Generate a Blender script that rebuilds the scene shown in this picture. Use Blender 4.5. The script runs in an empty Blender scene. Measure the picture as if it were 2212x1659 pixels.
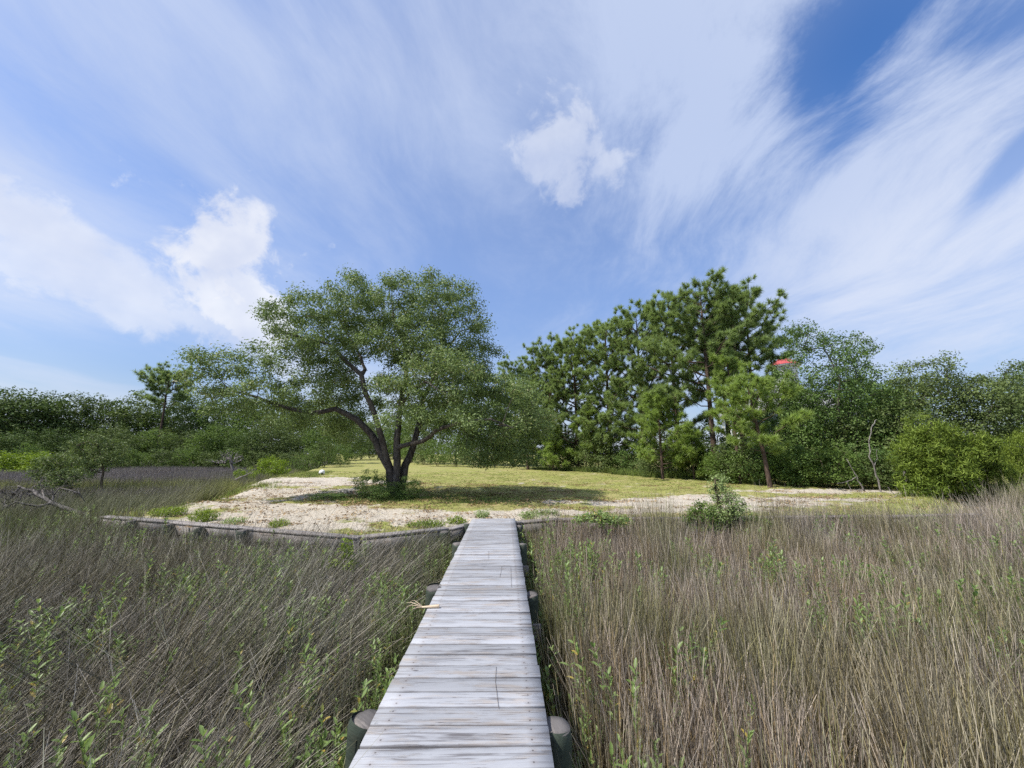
import bpy, math, random
import numpy as np
from mathutils import Vector, Matrix

random.seed(7)
RNG = np.random.default_rng(7)
R = math.radians
scene = bpy.context.scene
COL = scene.collection

# ------------------------------------------------------------------ camera
PITCH = R(10.2)
CAM_Z = 1.4
FPX = 831.0            # focal length in pixels of a 2212 px wide picture
cam_d = bpy.data.cameras.new('camera')
cam = bpy.data.objects.new('camera', cam_d)
COL.objects.link(cam)
cam.location = (0, 0, CAM_Z)
cam.rotation_euler = (R(90) + PITCH, 0, 0)
cam_d.sensor_width = 36
cam_d.lens = 36 * FPX / 2212
cam_d.clip_start = 0.05
cam_d.clip_end = 3000
scene.camera = cam

# ------------------------------------------------------------------ light
SUN_EL = R(54)
to_sun = Vector((-0.92, -0.39, 0)).normalized() * math.cos(SUN_EL) + Vector((0, 0, math.sin(SUN_EL)))
sun_d = bpy.data.lights.new('sun', 'SUN')
sun_d.energy = 5.0
sun_d.angle = R(0.6)
sun_d.color = (1.0, 0.95, 0.87)
sun = bpy.data.objects.new('sun', sun_d)
COL.objects.link(sun)
sun.rotation_euler = to_sun.to_track_quat('Z', 'Y').to_euler()
sun.location = to_sun * 200

scene.view_settings.view_transform = 'Standard'
scene.view_settings.look = 'None'
scene.view_settings.exposure = 0.3
scene.view_settings.gamma = 1.0
scene.cycles.use_denoising = False
scene.cycles.adaptive_threshold = 0.02
scene.cycles.max_bounces = 4
scene.cycles.diffuse_bounces = 2
scene.cycles.glossy_bounces = 2
scene.cycles.transmission_bounces = 3
scene.cycles.transparent_max_bounces = 4


class NT:
    """tiny helper for node trees"""
    def __init__(s, tree):
        s.t = tree
        s.n = tree.nodes
        s.l = tree.links

    def new(s, kind, **kw):
        n = s.n.new(kind)
        for k, v in kw.items():
            setattr(n, k, v)
        return n

    def put(s, sock, v):
        if v is None:
            return
        if hasattr(v, 'is_output') or isinstance(v, bpy.types.NodeSocket):
            s.l.new(v, sock)
        elif isinstance(v, (tuple, list)) and sock.type == 'RGBA' and len(v) == 3:
            sock.default_value = (*v, 1)
        else:
            sock.default_value = v

    def m(s, op, a, b=None, c=None, clamp=False):
        n = s.new('ShaderNodeMath', operation=op, use_clamp=clamp)
        for i, v in enumerate((a, b, c)):
            s.put(n.inputs[i], v)
        return n.outputs[0]

    def vm(s, op, a, b=None, scale=None):
        n = s.new('ShaderNodeVectorMath', operation=op)
        s.put(n.inputs[0], a)
        if b is not None:
            s.put(n.inputs[1], b)
        if scale is not None:
            s.put(n.inputs['Scale'], scale)
        return n.outputs['Value'] if op in ('DOT_PRODUCT', 'LENGTH', 'DISTANCE') else n.outputs[0]

    def noise(s, vec, scale, detail=4, rough=0.55, dist=0.0, color=False, dim='3D'):
        n = s.new('ShaderNodeTexNoise', noise_dimensions=dim)
        s.put(n.inputs['Vector'], vec)
        n.inputs['Scale'].default_value = scale
        n.inputs['Detail'].default_value = detail
        n.inputs['Roughness'].default_value = rough
        n.inputs['Distortion'].default_value = dist
        return n.outputs['Color' if color else 'Fac']

    def step(s, v, a, b, lo=0.0, hi=1.0):
        n = s.new('ShaderNodeMapRange', interpolation_type='SMOOTHSTEP')
        s.put(n.inputs[0], v)
        n.inputs[1].default_value = a
        n.inputs[2].default_value = b
        n.inputs[3].default_value = lo
        n.inputs[4].default_value = hi
        return n.outputs[0]

    def mix(s, f, a, b, blend='MIX'):
        n = s.new('ShaderNodeMix', data_type='RGBA', blend_type=blend)
        s.put(n.inputs[0], f)
        s.put(n.inputs[6], a)
        s.put(n.inputs[7], b)
        return n.outputs[2]

    def attr(s, name, kind='GEOMETRY', out='Fac'):
        n = s.new('ShaderNodeAttribute', attribute_type=kind, attribute_name=name)
        return n.outputs[out]

    def xyz(s, v):
        n = s.new('ShaderNodeSeparateXYZ')
        s.put(n.inputs[0], v)
        return n.outputs

    def comb(s, x, y, z):
        n = s.new('ShaderNodeCombineXYZ')
        for i, v in enumerate((x, y, z)):
            s.put(n.inputs[i], v)
        return n.outputs[0]


def ray(u, v):
    """direction of a pixel of the 2212 x 1659 photograph"""
    dx, dy = (u - 1106) / FPX, (829.5 - v) / FPX
    c, s = math.cos(PITCH), math.sin(PITCH)
    return Vector((dx, c - dy * s, s + dy * c))


def on_z(u, v, z):
    d = ray(u, v)
    t = (z - CAM_Z) / d.z
    return Vector((d.x * t, d.y * t, z))


def at_y(u, v, y):
    d = ray(u, v)
    t = y / d.y
    return Vector((d.x * t, y, CAM_Z + d.z * t))


# ------------------------------------------------------------------ sky
world = bpy.data.worlds.new('World')
scene.world = world
world.use_nodes = True
world.cycles.sampling_method = 'MANUAL'
world.cycles.sample_map_resolution = 256
W = NT(world.node_tree)
W.n.clear()
sky = W.new('ShaderNodeTexSky', sky_type='NISHITA')
sky.sun_disc = False
sky.sun_elevation = SUN_EL
sky.sun_rotation = math.atan2(to_sun.x, to_sun.y)
sky.altitude = 0
sky.air_density = 1.15
sky.dust_density = 0.6
sky.ozone_density = 3.0
tc = W.new('ShaderNodeTexCoord')
D = tc.outputs['Generated']
dx, dy, dz = W.xyz(D)
zz = W.m('ADD', W.m('MAXIMUM', dz, 0.0), 0.16)
P = W.comb(W.m('DIVIDE', dx, zz), W.m('DIVIDE', dy, zz), 0.0)
# high streaky cloud: drawn out along the wind, which blows about along the view
warp = W.noise(P, 0.9, 2, 0.5, color=True, dim='2D')
Pw = W.vm('ADD', P, W.vm('SCALE', W.vm('SUBTRACT', warp, (0.5, 0.5, 0.5)), scale=0.55))
Pst = W.vm('MULTIPLY', Pw, (1.25, 0.5, 1.0))
n1 = W.noise(W.vm('ADD', Pst, (3.1, 7.7, 0)), 1.25, 6, 0.58, dim='2D')
Pfi = W.vm('MULTIPLY', Pw, (4.2, 2.0, 1.0))
n2 = W.noise(Pfi, 1.5, 7, 0.68, dim='2D')
n3 = W.noise(W.vm('ADD', P, (11.3, 2.2, 0)), 0.45, 2, 0.5, dim='2D')


def lobe(u, v, ru, rv, rot=0.0):
    """squared elliptic distance, in sky angle, from the direction of a pixel"""
    c = ray(u, v).normalized()
    right = c.cross(Vector((0, 0, 1))).normalized()
    up = right.cross(c)
    r2 = right * math.cos(rot) + up * math.sin(rot)
    u2 = up * math.cos(rot) - right * math.sin(rot)
    k = 1.0 / (ray(u, v).length * FPX)
    mp = W.new('ShaderNodeMapping', vector_type='TEXTURE')
    W.l.new(D, mp.inputs['Vector'])
    mp.inputs['Location'].default_value = c
    mp.inputs['Rotation'].default_value = Matrix((r2, u2, r2.cross(u2))).transposed().to_euler()
    mp.inputs['Scale'].default_value = (ru * k, rv * k, 0.5)
    return W.vm('DOT_PRODUCT', mp.outputs[0], mp.outputs[0])


def soft(u, v, ru, rv, rot=0.0):
    return W.m('EXPONENT', W.m('MULTIPLY', lobe(u, v, ru, rv, rot), -1.0))


cov = W.m('ADD', W.m('MULTIPLY', W.m('SUBTRACT', n1, 0.5), 0.95), W.m('MULTIPLY', W.m('SUBTRACT', n2, 0.5), W.m('MULTIPLY', W.step(dz, 0.12, 0.7, 0.3, 1.0), W.step(dx, -0.15, 0.4, 0.5, 1.35))))
cov = W.m('ADD', cov, W.m('MULTIPLY', W.m('SUBTRACT', n3, 0.5), 0.5))
cov = W.m('ADD', cov, 0.47)
HOLES = [(1850, 30, 170, 80, R(20), 0.75), (1815, 230, 80, 120, R(-20), 0.48), (2200, 40, 120, 60, R(-10), 0.6), (2195, 345, 130, 26, R(42), 0.75),
         (1150, 690, 650, 150, 0, 0.26), (1120, 480, 420, 160, 0, 0.20), (300, 520, 260, 60, R(-35), 0.2), (150, 770, 330, 60, 0, 0.35), (380, 440, 90, 300, R(55), 0.2), (1400, 250, 50, 90, 0, 0.25)]
VEILS = [(1900, 600, 420, 130, R(15), 0.40), (1400, 100, 340, 170, R(-35), 0.34), (600, 120, 600, 150, 0, 0.22),
         (1560, 320, 130, 130, R(30), 0.42), (100, 400, 200, 120, R(-30), 0.25), (2050, 300, 220, 80, R(40), 0.35), (1800, 420, 260, 50, R(38), 0.3)]
for u, v, a, b, r, k in HOLES:
    cov = W.m('SUBTRACT', cov, W.m('MULTIPLY', soft(u, v, a, b, r), k))
for u, v, a, b, r, k in VEILS:
    cov = W.m('ADD', cov, W.m('MULTIPLY', soft(u, v, a, b, r), k))
cirrus = W.step(cov, 0.02, 0.92)
veil = W.m('MULTIPLY', W.m('SUBTRACT', 1.0, soft(1880, 100, 300, 230, R(15))), 0.30)
cirrus = W.m('ADD', veil, W.m('MULTIPLY', cirrus, W.m('SUBTRACT', 0.90, veil)))
# low heaped clouds
Dn = W.vm('ADD', D, W.vm('SCALE', W.vm('SUBTRACT', W.noise(D, 6.0, 2, 0.5, color=True), (0.5, 0.5, 0.5)), scale=0.10))
bil = W.noise(Dn, 9.0, 7, 0.62)
heap = None
for u, v, a, b, r, th in [(470, 525, 125, 110, R(-25), 1.0), (530, 640, 170, 140, R(-30), 0.9), (60, 490, 190, 90, R(-20), 0.6),
                          (250, 620, 340, 90, R(-18), 0.55), (430, 700, 260, 60, R(-20), 0.5), (1215, 335, 105, 92, R(-35), 0.5), (1310, 365, 70, 40, 0, 0.45)]:
    q = W.m('SUBTRACT', 1.0, W.m('SQRT', lobe(u, v, a, b, r)))
    q = W.m('ADD', q, W.m('MULTIPLY', W.m('SUBTRACT', bil, 0.5), 3.6))
    q = W.m('MULTIPLY', W.step(q, -0.05, 0.55), th)
    heap = q if heap is None else W.m('MAXIMUM', heap, q)
shade = W.noise(W.vm('ADD', D, (0.02, 0.02, -0.03)), 7.0, 4, 0.5)
hs = W.new('ShaderNodeHueSaturation')
hs.inputs['Saturation'].default_value = 1.22
W.l.new(sky.outputs[0], hs.inputs['Color'])
skyc = W.mix(1.0, hs.outputs[0], (0.92, 0.94, 1.12), 'MULTIPLY')
skyc = W.vm('SCALE', skyc, scale=W.step(dz, -0.05, 0.45, 0.62, 1.05))
skyc = W.vm('SCALE', skyc, scale=0.128)
lum = W.step(shade, 0.3, 0.7)
circ = W.mix(W.step(n3, 0.35, 0.65), (0.46, 0.54, 0.73), (0.61, 0.66, 0.78))
skyc = W.mix(cirrus, skyc, circ)
heapc = W.mix(lum, (0.55, 0.60, 0.74), (0.76, 0.78, 0.83))
skyc = W.mix(heap, skyc, heapc)
bg = W.new('ShaderNodeBackground')
W.l.new(skyc, bg.inputs[0])
bg.inputs[1].default_value = 1.0
wo = W.new('ShaderNodeOutputWorld')
W.l.new(bg.outputs[0], wo.inputs[0])


# ------------------------------------------------------------------ helpers
def new_mat(name):
    m = bpy.data.materials.new(name)
    m.use_nodes = True
    t = NT(m.node_tree)
    t.n.clear()
    out = t.new('ShaderNodeOutputMaterial')
    return m, t, out


def principled(t, color, rough=0.7, spec=0.3, normal=None):
    p = t.new('ShaderNodeBsdfPrincipled')
    t.put(p.inputs['Base Color'], color)
    t.put(p.inputs['Roughness'], rough)
    t.put(p.inputs['Specular IOR Level'], spec)
    if normal is not None:
        t.l.new(normal, p.inputs['Normal'])
    return p.outputs[0]


def bump(t, h, strength=0.5, dist=0.02):
    b = t.new('ShaderNodeBump')
    b.inputs['Strength'].default_value = strength
    b.inputs['Distance'].default_value = dist
    t.l.new(h, b.inputs['Height'])
    return b.outputs[0]


def leaf_mat(name, c1, c2, trans=0.3, rough=0.45, spec=0.35, tint=None, back=None):
    m, t, out = new_mat(name)
    r = t.attr('rnd')
    oi = t.new('ShaderNodeObjectInfo')
    f = t.m('ADD', t.m('MULTIPLY', r, 0.75), t.m('MULTIPLY', oi.outputs['Random'], 0.25))
    c = t.mix(f, c1, c2)
    if tint:
        c = t.mix(t.step(r, 0.9, 0.95), c, tint)
    p = principled(t, c, rough, spec)
    tr = t.new('ShaderNodeBsdfTranslucent')
    t.l.new(t.mix(0.5, c, (c2[0] * 1.5, c2[1] * 1.6, c2[2])), tr.inputs[0])
    mx = t.new('ShaderNodeMixShader')
    mx.inputs[0].default_value = trans
    t.l.new(p, mx.inputs[1])
    t.l.new(tr.outputs[0], mx.inputs[2])
    t.l.new(mx.outputs[0], out.inputs[0])
    return m


def bark_mat(name, c1, c2, scale=9.0, strength=0.8):
    m, t, out = new_mat(name)
    co = t.new('ShaderNodeTexCoord').outputs['Object']
    v = t.vm('MULTIPLY', co, (1, 1, 0.35))
    n = t.noise(v, scale, 8, 0.65, 0.4)
    n2 = t.noise(co, 1.3, 3)
    c = t.mix(t.step(n, 0.3, 0.7), c1, c2)
    c = t.mix(t.m('MULTIPLY', t.step(n2, 0.5, 0.7), 0.45), c, (c2[0] * 1.3, c2[1] * 1.35, c2[2] * 1.3))
    t.l.new(principled(t, c, 0.9, 0.15, bump(t, n, strength, 0.04)), out.inputs[0])
    return m


def mesh_np(name, V, quads=None, tris=None, rnd=None, mat=None, smooth=False, extra=None):
    me = bpy.data.meshes.new(name)
    V = np.asarray(V, dtype=np.float32).reshape(-1, 3)
    lens, loops = [], []
    if quads is not None and len(quads):
        q = np.asarray(quads, dtype=np.int32)
        lens.append(np.full(len(q), 4, np.int32)); loops.append(q.ravel())
    if tris is not None and len(tris):
        q = np.asarray(tris, dtype=np.int32)
        lens.append(np.full(len(q), 3, np.int32)); loops.append(q.ravel())
    me.vertices.add(len(V))
    me.vertices.foreach_set('co', V.ravel())
    if lens:
        lens = np.concatenate(lens); loops = np.concatenate(loops)
        me.loops.add(len(loops))
        me.loops.foreach_set('vertex_index', loops)
        me.polygons.add(len(lens))
        starts = np.concatenate(([0], np.cumsum(lens)[:-1])).astype(np.int32)
        me.polygons.foreach_set('loop_start', starts)
        me.polygons.foreach_set('loop_total', lens)
        if smooth:
            me.polygons.foreach_set('use_smooth', np.ones(len(lens), bool))
    me.update(calc_edges=True)
    if rnd is not None:
        a = me.attributes.new('rnd', 'FLOAT', 'POINT')
        a.data.foreach_set('value', np.asarray(rnd, np.float32).ravel())
    for k, arr in (extra or {}).items():
        arr = np.asarray(arr)
        if arr.ndim == 2:
            a = me.attributes.new(k, 'FLOAT_VECTOR', 'POINT')
            a.data.foreach_set('vector', arr.astype(np.float32).ravel())
        elif arr.dtype.kind == 'i':
            a = me.attributes.new(k, 'INT', 'POINT')
            a.data.foreach_set('value', arr.astype(np.int32))
        else:
            a = me.attributes.new(k, 'FLOAT', 'POINT')
            a.data.foreach_set('value', arr.astype(np.float32))
    if mat:
        me.materials.append(mat)
    return me


def obj(name, data, parent=None, loc=None, rot=None, scale=None, link=True):
    o = bpy.data.objects.new(name, data)
    if link:
        COL.objects.link(o)
    if parent:
        o.parent = parent
    if loc is not None:
        o.location = loc
    if rot is not None:
        o.rotation_euler = rot
    if scale is not None:
        o.scale = scale if hasattr(scale, '__len__') else (scale,) * 3
    return o


def tag(o, label=None, cat=None, group=None, kind=None):
    for k, v in (('label', label), ('category', cat), ('group', group), ('kind', kind)):
        if v:
            o[k] = v
    return o


def thing(name, label, cat, loc=(0, 0, 0), rotz=0, group=None, scale=None):
    return tag(obj(name, None, None, loc, (0, 0, rotz), scale), label, cat, group)


class MB:
    """collects shapes for one mesh"""
    def __init__(s):
        s.v, s.q, s.t, s.r, s.n = [], [], [], [], 0

    def add(s, V, q=None, t=None, r=None):
        V = np.asarray(V, float).reshape(-1, 3)
        if q is not None and len(q):
            s.q.append(np.asarray(q, int) + s.n)
        if t is not None and len(t):
            s.t.append(np.asarray(t, int) + s.n)
        s.v.append(V)
        s.r.append(np.full(len(V), 0.5) if r is None else np.broadcast_to(np.asarray(r, float), (len(V),)))
        s.n += len(V)
        return s

    def tube(s, pts, rad, sides=6, cap=True):
        pts = np.asarray(pts, float); n = len(pts)
        rad = np.broadcast_to(np.asarray(rad, float), (n,))
        tan = np.gradient(pts, axis=0)
        tan /= np.linalg.norm(tan, axis=1)[:, None] + 1e-9
        ref = np.array([0.31, 0.87, 0.39]) if abs(tan[0] @ np.array([0.31, 0.87, 0.39])) < 0.9 else np.array([1., 0, 0])
        a = np.cross(tan, ref); a /= np.linalg.norm(a, axis=1)[:, None] + 1e-9
        b = np.cross(tan, a)
        th = np.linspace(0, 2 * np.pi, sides, endpoint=False)
        V = pts[:, None] + rad[:, None, None] * (a[:, None] * np.cos(th)[None, :, None] + b[:, None] * np.sin(th)[None, :, None])
        i = np.arange(n - 1)[:, None] * sides; j = np.arange(sides)[None]
        k = (j + 1) % sides
        q = np.stack([i + j, i + sides + j, i + sides + k, i + k], -1).reshape(-1, 4)
        V = V.reshape(-1, 3)
        t = []
        if cap:
            V = np.vstack([V, pts[0], pts[-1]])
            c0, c1 = n * sides, n * sides + 1
            for m in range(sides):
                t.append((c0, m, (m + 1) % sides))
                t.append((c1, (n - 1) * sides + (m + 1) % sides, (n - 1) * sides + m))
        return s.add(V, q, t)

    def box(s, cx, cy, cz, sx, sy, sz, rz=0.0, bev=0.0):
        x, y, z = sx / 2, sy / 2, sz / 2
        if bev:
            b = bev
            V = []
            for (zz, ins) in ((-z, b), (-z + b, 0), (z - b, 0), (z, b)):
                V += [(-x + ins, -y + ins, zz), (x - ins, -y + ins, zz), (x - ins, y - ins, zz), (-x + ins, y - ins, zz)]
            q = [(3, 2, 1, 0), (12, 13, 14, 15)]
            for l in range(3):
                for k in range(4):
                    q.append((l * 4 + k, l * 4 + (k + 1) % 4, l * 4 + 4 + (k + 1) % 4, l * 4 + 4 + k))
        else:
            V = [(-x, -y, -z), (x, -y, -z), (x, y, -z), (-x, y, -z), (-x, -y, z), (x, -y, z), (x, y, z), (-x, y, z)]
            q = [(3, 2, 1, 0), (4, 5, 6, 7), (0, 1, 5, 4), (1, 2, 6, 5), (2, 3, 7, 6), (3, 0, 4, 7)]
        V = np.array(V, float)
        c, sn = math.cos(rz), math.sin(rz)
        V = V @ np.array([[c, sn, 0], [-sn, c, 0], [0, 0, 1]]) + np.array([cx, cy, cz])
        return s.add(V, q)

    def mesh(s, name, mat, smooth=False):
        return mesh_np(name, np.vstack(s.v) if s.v else np.zeros((0, 3)), np.vstack(s.q) if s.q else None,
                       np.vstack(s.t) if s.t else None, np.concatenate(s.r) if s.r else None, mat, smooth)


def unit(a):
    return a / (np.linalg.norm(a, axis=-1, keepdims=True) + 1e-9)


def leaf_arrays(C, size, rng, up=0.35, aspect=0.5, axis=None, jitter=1.0, bias=None):
    """one folded diamond (two triangles) per centre"""
    n = len(C)
    nor = rng.normal(size=(n, 3)) * jitter + np.array([0, 0, up])
    if bias is not None:
        nor = nor * 0.62 + bias
    nor = unit(nor)
    ax = rng.normal(size=(n, 3)) if axis is None else axis + rng.normal(size=(n, 3)) * 0.35
    ax = unit(ax - nor * (ax * nor).sum(1, keepdims=True))
    side = np.cross(nor, ax)
    L = (size * rng.uniform(0.6, 1.35, n))[:, None]
    w = L * aspect * 0.5
    V = np.stack([C - ax * L * 0.5, C + side * w + nor * w * 0.35, C + ax * L * 0.5, C - side * w + nor * w * 0.35], 1).reshape(-1, 3)
    i = np.arange(n)[:, None] * 4
    T = np.concatenate([i + np.array([[0, 1, 2]]), i + np.array([[0, 2, 3]])], 0)
    return V, T, np.repeat(rng.random(n), 4)


# ------------------------------------------------------------------ tree growing
def grow(limbs, tips, rng, droop=0.0, seg=0.45, wob=0.12):
    """limbs: list of (points, radii).  Every tip is joined to the nearest wood by a curved twig."""
    pos, par, fixed = [], [], []
    for pts, rad, root in limbs:
        prev = -1
        if root is not None:
            d = np.linalg.norm(np.array(pos) - np.array(pts[0]), axis=1)
            prev = int(d.argmin())
        # resample
        for k, (p, r) in enumerate(zip(pts, rad)):
            p = np.array(p, float)
            if k == 0 and prev >= 0:
                continue
            if prev >= 0:
                a = pos[prev]
                m = max(1, int(np.linalg.norm(p - a) / 0.3))
                r0 = fixed[prev] if k > 0 and not (k == 1 and root is not None) else rad[max(k - 1, 0)]
                for j in range(1, m + 1):
                    f = j / m
                    pos.append(a * (1 - f) + p * f + (rng.normal(size=3) * 0.018 if j < m else 0))
                    par.append(prev); fixed.append(r0 * (1 - f) + r * f)
                    prev = len(pos) - 1
            else:
                pos.append(p); par.append(-1); fixed.append(r); prev = len(pos) - 1
    tips = np.asarray(tips, float)
    base = np.array(pos)
    d0 = np.sqrt(((tips[:, None] - base[None]) ** 2).sum(-1)).min(1)
    order = np.argsort(d0)
    buf = np.zeros((len(pos) + len(tips) * 14, 3)); nb = len(pos)
    buf[:nb] = base
    ends = []
    for ti in order:
        t = tips[ti]
        d = buf[:nb] - t
        dist = np.sqrt((d * d).sum(1)) + np.maximum(0, d[:, 2]) * 0.25
        k = int(dist.argmin())
        a = buf[k].copy()
        L = np.linalg.norm(t - a)
        m = int(min(9, max(2, round(L / seg))))
        side = rng.normal(size=3) * wob * L
        prev = k
        for j in range(1, m + 1):
            f = j / m
            p = a * (1 - f) + t * f + side * math.sin(math.pi * f) + np.array([0, 0, (0.10 - droop) * L * math.sin(math.pi * f)])
            if nb >= len(buf):
                break
            buf[nb] = p; par.append(prev); fixed.append(0.0); prev = nb; nb += 1
        ends.append(prev)
    pos = buf[:nb]
    cnt = np.zeros(nb)
    for e in ends:
        cnt[e] += 1
    for i in range(nb - 1, -1, -1):
        if par[i] >= 0:
            cnt[par[i]] += cnt[i]
    return pos, par, np.array(fixed), cnt, ends


def wood(pos, par, fixed, cnt, mat, name, r_tip=0.006, expo=0.5, fine=True):
    rad = np.maximum(r_tip * np.maximum(cnt, 1) ** expo, fixed)
    n = len(pos)
    kids = [[] for _ in range(n)]
    roots = []
    for i, p in enumerate(par):
        (kids[p] if p >= 0 else roots).append(i)
    mb = MB()
    stack = [(r, None) for r in roots]
    while stack:
        s, frm = stack.pop()
        chain = [s]
        while kids[chain[-1]]:
            ks = sorted(kids[chain[-1]], key=lambda k: -rad[k])
            for k in ks[1:]:
                stack.append((k, chain[-1]))
            chain.append(ks[0])
        P = pos[chain]; Rr = rad[chain].copy()
        if frm is not None:
            P = np.vstack([pos[frm], P]); Rr = np.concatenate([[min(rad[frm], Rr[0] * 1.3)], Rr])
        if len(P) < 2:
            continue
        Rr[-1] *= 0.5
        big = Rr.max()
        mb.tube(P, Rr, 10 if big > 0.1 else (6 if big > 0.03 else (4 if big > 0.012 else 3)), cap=False)
    return mb.mesh(name, mat, smooth=True)


def in_ellipsoids(ells, n, rng, shell=0.35):
    """points spread through (mostly the outer part of) a set of ellipsoids"""
    vol = np.array([e[1][0] * e[1][1] * e[1][2] * (e[2] if len(e) > 2 else 1.0) for e in ells]); vol = vol ** 0.8
    cnt = rng.multinomial(n, vol / vol.sum())
    out = []
    for e, k in zip(ells, cnt):
        d = unit(rng.normal(size=(k, 3)))
        r = (shell + (1 - shell) * rng.random((k, 1))) ** (1 / 1.6)
        out.append(np.array(e[0]) + d * r * np.array(e[1]))
    return np.vstack(out)


def thin(P, dmin):
    keep = []
    cell = {}
    for i, p in enumerate(P):
        k = tuple((p // dmin).astype(int))
        ok = True
        for a in (-1, 0, 1):
            for b in (-1, 0, 1):
                for c in (-1, 0, 1):
                    for j in cell.get((k[0] + a, k[1] + b, k[2] + c), ()):
                        if ((P[j] - p) ** 2).sum() < dmin * dmin:
                            ok = False
        if ok:
            cell.setdefault(k, []).append(i); keep.append(i)
    return P[keep]


def gaps(P, scale, frac, seed):
    """drops the tips that lie in the hollows of a smooth 3-D pattern"""
    a = vnoise(P[:, 0] + 0.6 * P[:, 1], P[:, 2], scale, seed) + vnoise(P[:, 1] - 0.4 * P[:, 0], P[:, 2] + 0.5 * P[:, 0], scale, seed + 1) + 0.8 * vnoise(P[:, 0] - 7, P[:, 1] + P[:, 2], scale * 1.9, seed + 2)
    return P[a > np.quantile(a, frac)]


def vnoise(x, y, s, seed=0):
    """smooth value noise"""
    r = np.random.default_rng(seed); g = r.random((256, 256))
    x = np.asarray(x) * s + 1000; y = np.asarray(y) * s + 1000
    i, j = np.floor(x).astype(int), np.floor(y).astype(int)
    fx, fy = x - i, y - j
    fx = fx * fx * (3 - 2 * fx); fy = fy * fy * (3 - 2 * fy)
    q = lambda a, b: g[a % 256, b % 256]
    return (q(i, j) * (1 - fx) + q(i + 1, j) * fx) * (1 - fy) + (q(i, j + 1) * (1 - fx) + q(i + 1, j + 1) * fx) * fy


def clump_leaves(tips, per, sigma, size, rng, up=0.35, aspect=0.5, flat=0.75, name='crown', mat=None, axis_out=None):
    n = rng.poisson(per, len(tips))
    C = np.repeat(tips, n, 0)
    rs = np.repeat(rng.uniform(0.65, 1.3, len(tips)), n)[:, None]
    off = unit(rng.normal(size=(len(C), 3))) * (rng.random((len(C), 1)) ** 0.5) * (1.75 * sigma) * rs * np.array([1, 1, flat])
    off = off + rng.normal(size=off.shape) * sigma * 0.22
    ax = None
    if axis_out is not None:
        ax = unit(off) * 0.6 + np.array([0, 0, axis_out])
    V, T, r = leaf_arrays(C + off, size, rng, up, aspect, ax, bias=unit(off) * 0.95 + np.array([0, 0, 0.35]))
    shift = np.repeat(np.repeat(rng.normal(0, 0.13, len(tips)), n), 4)
    return mesh_np(name, V, None, T, np.clip(r * 0.8 + 0.1 + shift, 0, 1), mat)


# ------------------------------------------------------------------ materials
M_OAKLEAF = leaf_mat('oak_leaf', (0.055, 0.088, 0.030), (0.235, 0.315, 0.105), 0.26, 0.5, 0.3, (0.20, 0.20, 0.08))
M_OAKBARK = bark_mat('oak_bark', (0.035, 0.030, 0.026), (0.13, 0.115, 0.10), 14)
M_PINEBARK = bark_mat('pine_bark', (0.030, 0.022, 0.018), (0.13, 0.09, 0.07), 10)
M_NEEDLE = leaf_mat('pine_needle', (0.115, 0.175, 0.062), (0.35, 0.44, 0.165), 0.30, 0.5, 0.3)
M_NEEDLE2 = leaf_mat('young_pine_needle', (0.135, 0.205, 0.045), (0.34, 0.44, 0.12), 0.32, 0.4, 0.4)
M_GREEN = leaf_mat('broad_leaf', (0.042, 0.085, 0.022), (0.185, 0.275, 0.075), 0.24, 0.55, 0.2)
M_GREEN2 = leaf_mat('mid_green_leaf', (0.065, 0.115, 0.024), (0.165, 0.240, 0.055), 0.34, 0.55, 0.2)
M_FARG = leaf_mat('far_dark_leaf', (0.030, 0.056, 0.017), (0.135, 0.195, 0.055), 0.2, 0.6, 0.15)
M_FARO = leaf_mat('far_olive_leaf', (0.042, 0.065, 0.022), (0.155, 0.205, 0.065), 0.2, 0.6, 0.15)
M_FARF = leaf_mat('far_fresh_leaf', (0.055, 0.095, 0.024), (0.16, 0.23, 0.06), 0.32, 0.6, 0.15)
M_OLIVE = leaf_mat('olive_leaf', (0.050, 0.078, 0.025), (0.18, 0.235, 0.075), 0.22, 0.55, 0.2)
M_CEDAR = leaf_mat('cedar_leaf', (0.065, 0.11, 0.015), (0.215, 0.28, 0.040), 0.2, 0.6, 0.2)
M_LIME = leaf_mat('lime_leaf', (0.11, 0.18, 0.015), (0.24, 0.32, 0.03), 0.35, 0.5, 0.25)
M_SAGE = leaf_mat('sage_leaf', (0.17, 0.24, 0.085), (0.36, 0.45, 0.18), 0.3, 0.5, 0.3)
M_OXEYE = leaf_mat('oxeye_leaf', (0.10, 0.165, 0.035), (0.27, 0.36, 0.12), 0.32, 0.42, 0.4, (0.40, 0.30, 0.06))
M_DEAD = bark_mat('dead_wood', (0.09, 0.08, 0.07), (0.30, 0.275, 0.26), 20, 0.4)
M_STEM = bark_mat('twig', (0.05, 0.04, 0.03), (0.13, 0.10, 0.07), 20, 0.2)


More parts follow.
